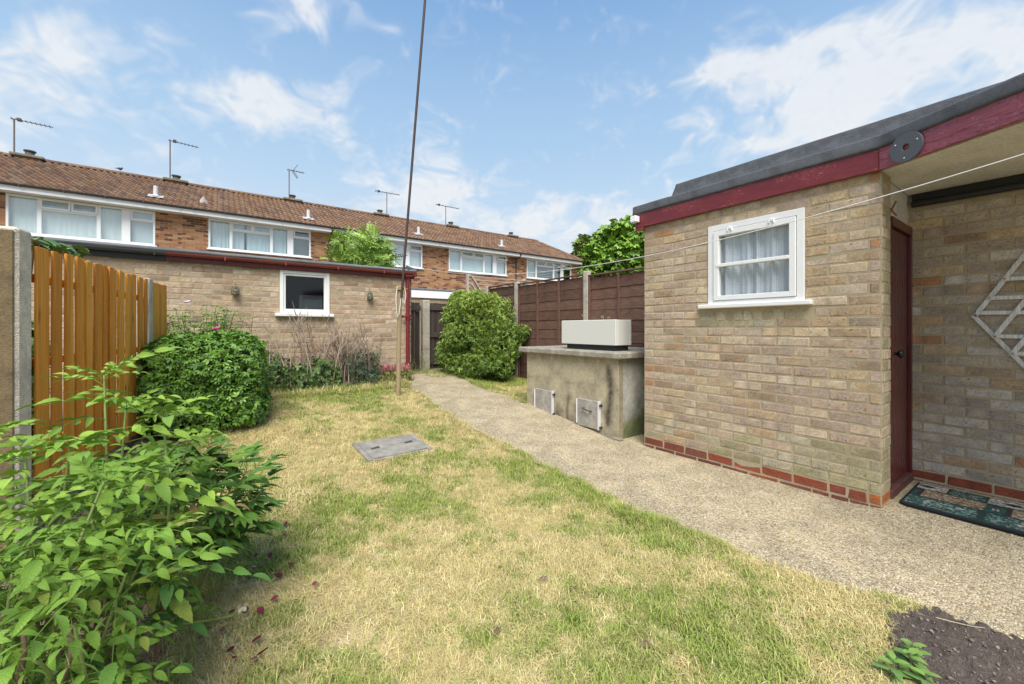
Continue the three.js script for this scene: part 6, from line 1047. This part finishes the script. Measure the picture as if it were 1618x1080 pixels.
{
  const leafP = [0, 1, 2, 3].map((v) => { const r = rng(700 + v), l = [stalk([new THREE.Vector3(), new THREE.Vector3(0, 0.01, 0.07), new THREE.Vector3(0, 0.005, 0.13)], 0.002, 0.0014)]; for (const [a, z, s] of [[-1.15, 0.07, 0.8], [1.15, 0.07, 0.8], [-0.62, 0.10, 0.95], [0.62, 0.10, 0.95], [-0.22, 0.125, 1.0], [0.26, 0.125, 1.0], [0, 0.13, 1.08]]) l.push(leaf(0.105 * s * (0.9 + 0.2 * r()), 0.030 * s, { n: 7, droop: 0.25 + 0.35 * r(), fold: 0.3, point: 1.15 }).applyMatrix4(trs(0, 0.006, z, -0.12 + 0.2 * r(), a + (r() - 0.5) * 0.25, 0))); return merge(l); });
  const o = thing('peony', 'dark green peony clump with long pointed leaves at the edge of the lawn', 'peony', V(-0.15, groundY(0, 2.28), 2.28)), r = rng(66);
  const pm = [[0.108, 0.214, 0.032], [0.130, 0.252, 0.036], [0.086, 0.183, 0.030], [0.187, 0.328, 0.044]].map((c) => leafMat(c, 0.5, 0.08, { specularIntensity: 0.6 })), sm = std([0.22, 0.27, 0.09], 0.6);
  for (let i = 0; i < 30; i++) {
    const a = i * 2.4, R = 0.10 + 0.25 * Math.sqrt(i / 30), H = 0.61 - 0.5 * R * R / 0.18 * 0.35 + 0.05 * r(), B = new THREE.Vector3(0.05 * Math.cos(a), 0, 0.05 * Math.sin(a)), T = new THREE.Vector3(R * Math.cos(a), H, R * Math.sin(a) * 0.95), pts = [B, B.clone().lerp(T, 0.5).add(new THREE.Vector3(0, 0.06, 0)), T], c = new THREE.CatmullRomCurve3(pts);
    part(o, 'stem', tube(pts, 0.005, 0.003, 6), sm);
    for (let k = 0; k < 6; k++) { const f = 0.42 + 0.58 * k / 5, p = c.getPointAt(f), b = a + (k - 2) * 1.35 + r() * 0.6, d = new THREE.Vector3(Math.cos(b) + 0.7 * Math.cos(a), 0.25 + 0.3 * r(), Math.sin(b) + 0.7 * Math.sin(a)); aim(part(o, 'leaf', pick(r, leafP), pick(r, pm)), p, d, (r() - 0.5) * 0.4, 0.75 + 0.32 * r()); }
  }
  // a flopped stem with a pale bud, spent heads, one red petal
  const lo = (u, v, d) => sight(u, v, d).sub(o.position), fs = [lo(190, 1000, 1.55), lo(290, 985, 1.52), lo(372, 970, 1.50), lo(383, 958, 1.49)];
  part(o, 'stem', tube(fs, 0.0055, 0.004, 7), std([0.30, 0.38, 0.10], 0.6)); for (let k = 0; k < 5; k++) aim(part(o, 'leaf', leafP[k % 4], pm[k === 0 ? 1 : 3]), lo(225 + k * 32, 992 - k * 6, 1.52), new THREE.Vector3(0.4 - 0.2 * k, 0.7, 0.5 - 0.3 * (k % 2) * 2), 0, 0.62);
  part(o, 'bud', merge([0, 1, 2, 3, 4].map((k) => leaf(0.022, 0.016, { n: 4, droop: -0.5, fold: 0.5 }).applyMatrix4(trs(0, 0, 0, -0.35, 0, 0)).applyMatrix4(trs(0, 0, 0, 0, 0, k * 1.257)))).applyMatrix4(new THREE.Matrix4().setPosition(lo(383, 956, 1.49))), std([0.45, 0.42, 0.30], 0.7), 'pale closed bud at the end of a flopped stem');
  for (const [u, v, d, c] of [[352, 719, 1.95, [0.20, 0.22, 0.10]], [300, 728, 1.9, [0.2, 0.24, 0.1]]]) part(o, 'seed_head', merge([0, 1, 2, 3].map((k) => new THREE.SphereGeometry(0.012, 8, 6).scale(1, 1.6, 1).translate(0.01 * Math.cos(k * 1.57), 0, 0.01 * Math.sin(k * 1.57)))).applyMatrix4(new THREE.Matrix4().setPosition(lo(u, v, d))), std(c, 0.8));
  part(o, 'petal', merge([0, 1, 2].map((k) => leaf(0.045, 0.03, { n: 4, droop: 0.6, fold: 0.3, point: 2 }).applyMatrix4(trs(0, 0, 0, 0.1, 1.2 + k * 0.8, 0)))).applyMatrix4(new THREE.Matrix4().setPosition(lo(326, 707, 1.95))), std([0.22, 0.02, 0.05], 0.7), 'last dark crimson petals on a stem');
}
{
  // pink rose behind the clipped shrub
  const o = thing('pink_rose', 'rose bush with three pink flowers between the clipped shrub and the garage wall', 'rose bush', V(-0.15, groundY(0, 6.3), 6.3)), r = rng(90), list = [], stems = [];
  const mats = leafMat([1, 1, 1], 0.55, 0);
  for (let i = 0; i < 60; i++) { const a = r() * 6.28, R = 0.45 * Math.sqrt(r()), T = new THREE.Vector3(R * Math.cos(a) * 1.15, 0.84 + 0.42 * r() - R * 0.5, R * Math.sin(a) * 0.55), pts = [new THREE.Vector3(T.x * 0.2, 0, T.z * 0.2), new THREE.Vector3(T.x * 0.7, T.y * 0.6, T.z * 0.7), T], c = new THREE.CatmullRomCurve3(pts); stems.push(tube(pts, 0.007, 0.003, 5)); for (let k = 0; k < 15; k++) { const p = c.getPointAt(0.45 + 0.54 * k / 14), b = k * 2.4 + i; list.push([p, new THREE.Vector3(Math.cos(b), 0.3 + 0.4 * r(), Math.sin(b)), (r() - 0.5) * 1.0, 0.72 + 0.3 * r(), mix3([0.11, 0.23, 0.04], [0.32, 0.47, 0.08], r())]); } }
  part(o, 'stems', merge(stems), std([0.17, 0.17, 0.08], 0.8)); aimed(o, 'foliage', roseLeaves[1], mats, list);
  for (const [u, v, c] of [[343, 520, [0.62, 0.04, 0.30]], [264, 512, [0.58, 0.12, 0.34]], [297, 478, [0.75, 0.42, 0.52]]]) { const p = sight(u, v, 4.85).sub(o.position); part(o, 'flower', merge([...Array(7).keys()].map((k) => leaf(0.045, 0.05, { n: 4, droop: -0.5, fold: 0.1, point: 2.2 }).applyMatrix4(trs(0, 0, 0, -0.5 - 0.12 * (k % 3), k * 0.9, 0)))).applyMatrix4(trs(p.x, p.y, p.z, 0.7, 0.3, 0)), std(c, 0.7)); }
}
{
  // leafless brown shrub against the garage, with low green growth at its foot
  const o = thing('bare_shrub', 'leafless shrub of thin brown stems against the garage wall below its window', 'shrub', V(0, 0, 0)), r = rng(91);
  const bark = std([0.26, 0.18, 0.14], 0.9), bark2 = std([0.44, 0.35, 0.26], 0.9);
  for (let i = 0; i < 64; i++) {
    const s = lerp(0.50, 2.05, Math.pow(r(), 0.9)), t = lerp(6.35, 6.72, r()), H = (0.62 + 0.5 * r()) * (s < 1.3 ? 1.05 : 0.86), y = groundY(s, t), lean = (r() - 0.5) * 0.5, p = (f, j = 0) => V(s + lean * f * f + j * (r() - 0.5) * 0.05, y + H * f, t + 0.05 * Math.sin(i + f * 4)), pts = [p(0), p(0.35, 1), p(0.7, 1), p(1, 1)], l = [tube(pts, 0.0075 + 0.0035 * r(), 0.0034, 5)], c = new THREE.CatmullRomCurve3(pts);
    for (let k = 0; k < 4; k++) { const q = c.getPointAt(0.35 + 0.6 * r()), dx = (r() - 0.5) * 0.34, up = 0.10 + 0.18 * r(); l.push(tube([q, q.clone().add(new THREE.Vector3(dx * 0.6, up * 0.5, 0.02)), q.clone().add(new THREE.Vector3(dx, up, (r() - 0.5) * 0.12))], 0.0044, 0.0024, 4)); if (r() < 0.5) l.push(new THREE.SphereGeometry(0.006, 5, 4).translate(q.x + dx, q.y + up, q.z)); }
    part(o, 'stem', merge(l), r() < 0.55 ? bark : bark2);
  }
  const low = (name, label, s0, s1, t0, t1, h0, n, dark, light, seed, geo, size) => { const g = thing(name, label, 'plant', V((s0 + s1) / 2, 0, (t0 + t1) / 2)), q = rng(seed), list = [], st = []; for (let k = 0; k < n; k++) { const s = lerp(s0, s1, q()), t = lerp(t0, t1, q()), y = groundY(s, t), h = h0 * q() * (0.2 + 1.3 * fbm(s * 6, t * 6 + seed, 2)); const P = new THREE.Vector3(s, y + h, -t).sub(g.position), a = q() * 6.28; list.push([P, new THREE.Vector3(Math.cos(a), 0.3 + 0.6 * q(), Math.sin(a)), q() * 2, size * (0.7 + 0.6 * q()), mix3(dark, light, q())]); if (k % 12 === 0) st.push(tube([new THREE.Vector3(P.x, y, P.z), P.clone().setY((y + P.y) / 2 + 0.01), P], 0.003, 0.0015, 4)); } part(g, 'stems', merge(st), std([0.2, 0.2, 0.09], 0.9)); aimed(g, 'foliage', geo, leafMat([1, 1, 1], 0.55, 0), list); return g; };
  const oval = merge([0, 1, 2].map((k) => leaf(0.05, 0.03, { n: 3, droop: 0.2 }).applyMatrix4(trs(0, 0, 0, 0, k * 2.1, 0)))), needle = merge([0, 1, 2, 3, 4].map((k) => leaf(0.05, 0.012, { n: 2 }).applyMatrix4(trs(0, 0, 0.01 * k, -0.2, k * 1.3, 0))));
  low('low_evergreen', 'low dark green leafy clump between the clipped shrub and the bare stems', 0.42, 0.98, 6.25, 6.75, 0.46, 480, [0.05, 0.10, 0.035], [0.17, 0.27, 0.08], 92, oval, 1);
  low('low_evergreen', 'middle dark green leafy clump straight below the garage window', 0.98, 1.45, 6.25, 6.75, 0.38, 380, [0.05, 0.11, 0.035], [0.20, 0.30, 0.09], 93, oval, 1);
  low('grey_green_shrub', 'upright grey-green shrub with a tall spire beside the clothes pole', 1.5, 2.05, 6.3, 6.78, 0.50, 900, [0.05, 0.085, 0.05], [0.13, 0.18, 0.11], 94, needle, 1);
  const sp = thing('leafy_spire', 'single tall leafy shoot standing up in front of the garage wall', 'plant', V(2.06, 0.40, 6.62)), q2 = rng(95), l2 = []; for (let k = 0; k < 70; k++) { const f = k / 70, a = k * 2.4; l2.push([new THREE.Vector3(0.10 * f + 0.015 * Math.cos(a), 0.08 + 0.62 * f, 0.015 * Math.sin(a)), new THREE.Vector3(Math.cos(a), 0.5, Math.sin(a)), 0, 0.7 * (1.15 - 0.6 * f), mix3([0.05, 0.09, 0.05], [0.12, 0.18, 0.10], q2())]); } part(sp, 'stem', tube([new THREE.Vector3(0, 0, 0), new THREE.Vector3(0.05, 0.35, 0), new THREE.Vector3(0.10, 0.70, 0)], 0.005, 0.002, 5), std([0.16, 0.15, 0.09], 0.9)); aimed(sp, 'foliage', needle, leafMat([1, 1, 1], 0.55, 0), l2);
  const sed = low('pink_sedum', 'low plant with pinkish red heads at the foot of the downpipe', 2.06, 2.62, 6.35, 6.8, 0.20, 700, [0.17, 0.17, 0.05], [0.34, 0.32, 0.09], 96, oval, 0.6), q3 = rng(97), heads = [];
  for (let k = 0; k < 260; k++) { const s = lerp(2.06, 2.62, q3()), t = lerp(6.5, 6.8, q3()); heads.push([new THREE.Vector3(s, groundY(s, t) + 0.17 + 0.06 * q3(), -t).sub(sed.position), new THREE.Vector3(0, 1, 0.2), q3() * 3, 0.5 + 0.4 * q3(), mix3([0.42, 0.12, 0.14], [0.55, 0.28, 0.27], q3())]); } aimed(sed, 'flower_heads', oval, std([1, 1, 1], 0.8), heads);
  // weeds by the gate
  const wd = thing('tall_weeds', 'tuft of tall seeding grass and weeds in front of the narrow gate', 'weeds', V(2.92, groundY(2.9, 7.1), 7.05)), q4 = rng(98), wl = []; for (let k = 0; k < 46; k++) { const x = (q4() - 0.5) * 0.5, z = (q4() - 0.5) * 0.3, h = 0.15 + 0.45 * Math.pow(q4(), 2), b = (q4() - 0.5) * 0.2; wl.push(tube([new THREE.Vector3(x, 0, z), new THREE.Vector3(x + b * 0.4, h * 0.6, z), new THREE.Vector3(x + b, h, z)], 0.003, 0.001, 4)); if (k % 2) for (let j = 0; j < 5; j++) wl.push(leaf(0.045, 0.012, { n: 2 }).applyMatrix4(trs(x + b * (0.4 + 0.1 * j), h * (0.6 + 0.09 * j), z, -0.6, j * 2.4, 0)).toNonIndexed()); } part(wd, 'stems', merge(wl.map((g) => (g.index ? g.toNonIndexed() : g))), std([0.30, 0.34, 0.12], 0.8));
}
{
  // climber on top of the orange fence
  const o = thing('climbing_plant', 'sprig of green creeper spilling over the top of the orange fence', 'climber', V(0, 0, 0)), r = rng(101), mats = [[0.10, 0.20, 0.04], [0.17, 0.30, 0.06], [0.22, 0.34, 0.08]].map((c) => leafMat(c, 0.45, 0.15)), g = leaf(0.085, 0.048, { n: 5, droop: 0.4, fold: 0.15, point: 1.8 }), st = [];
  for (const [pts] of [[[[55, 384, 2.55], [85, 383, 2.75], [118, 395, 3.0], [128, 404, 3.1]]], [[[50, 378, 2.5], [75, 379, 2.7], [100, 392, 2.85]]], [[[100, 396, 2.95], [122, 388, 3.1], [135, 398, 3.2]]]]) {
    const P = pts.map(([u, v, d]) => sight(u, v, d)), c = new THREE.CatmullRomCurve3(P); st.push(tube(P, 0.004, 0.003, 5)); for (let k = 0; k < 13; k++) { const p = c.getPointAt(k / 12), a = k * 2.4 + r(); aim(part(o, 'leaf', g, pick(r, mats)), p, new THREE.Vector3(Math.cos(a), 0.25 - 0.6 * r(), Math.sin(a)), (r() - 0.5), 0.7 + 0.5 * r()); } }
  st.push(tube([sight(55, 384, 2.55), sight(52, 420, 2.62), V(-1.15, 0.1, 3.9)], 0.006, 0.006, 5)); part(o, 'stem', merge(st), std([0.15, 0.13, 0.07], 0.9));
  blockShrub('neighbouring_shrub', 'green shrub on the far side of the orange fence, seen only through its gaps', [-1.75, 0.85, 4.6], [0.55, 0.62, 1.1], { seed: 18, count: 1500, rough: 0.3, freq: 3, dark: [0.06, 0.14, 0.03], light: [0.24, 0.36, 0.08], leaf: hedgeLeaf, mat: leafMat([1, 1, 1], 0.55, 0), size: 1.6, pow: 2.5 });
  // broad-leaved weed at the edge of the soil patch
  const w = thing('broad_leaved_weed', 'pale green broad-leaved weed growing at the edge of the dug soil', 'weed', V(1.97, 0.0, 0.35)), wm = [[0.17, 0.31, 0.08], [0.21, 0.36, 0.10], [0.26, 0.42, 0.09]].map((c) => leafMat(c, 0.55, 0.15)), wl = leaf(0.075, 0.038, { n: 6, droop: 0.35, fold: 0.14, point: 1.5 }); w.scale.setScalar(0.85);
  for (const [x, z, h, n] of [[-0.055, -0.03, 0.085, 9], [0.03, 0.005, 0.10, 10], [0.10, 0.0, 0.10, 10], [-0.02, 0.06, 0.07, 8]]) { part(w, 'stem', tube([new THREE.Vector3(x, 0, z), new THREE.Vector3(x + 0.004, h * 0.5, z), new THREE.Vector3(x, h, z)], 0.003, 0.002, 5), std([0.25, 0.2, 0.12], 0.7)); for (let k = 0; k < n; k++) { const f = (k + 1) / n, a = (k >> 1) * 1.57 + (k % 2) * Math.PI + x * 9; aim(part(w, 'leaf', wl, wm[f > 0.75 ? 2 : k % 2]), new THREE.Vector3(x, h * f, z), new THREE.Vector3(Math.cos(a), 0.25 + 0.35 * f, Math.sin(a)), 0, 1.05 - 0.45 * f * f); } }
  const st2 = [sight(1478, 996, 1.69), sight(1510, 1012, 1.66), sight(1535, 1025, 1.64), sight(1556, 1031, 1.63)]; st2.forEach((p) => { p.y = 0.035; }); solo('dry_stalk', tube(st2, 0.0016, 0.001, 5), std([0.62, 0.52, 0.36], 0.8), 'thin pale dry stalk lying across the dug soil', 'stalk');
}
renderer.render(scene, camera);
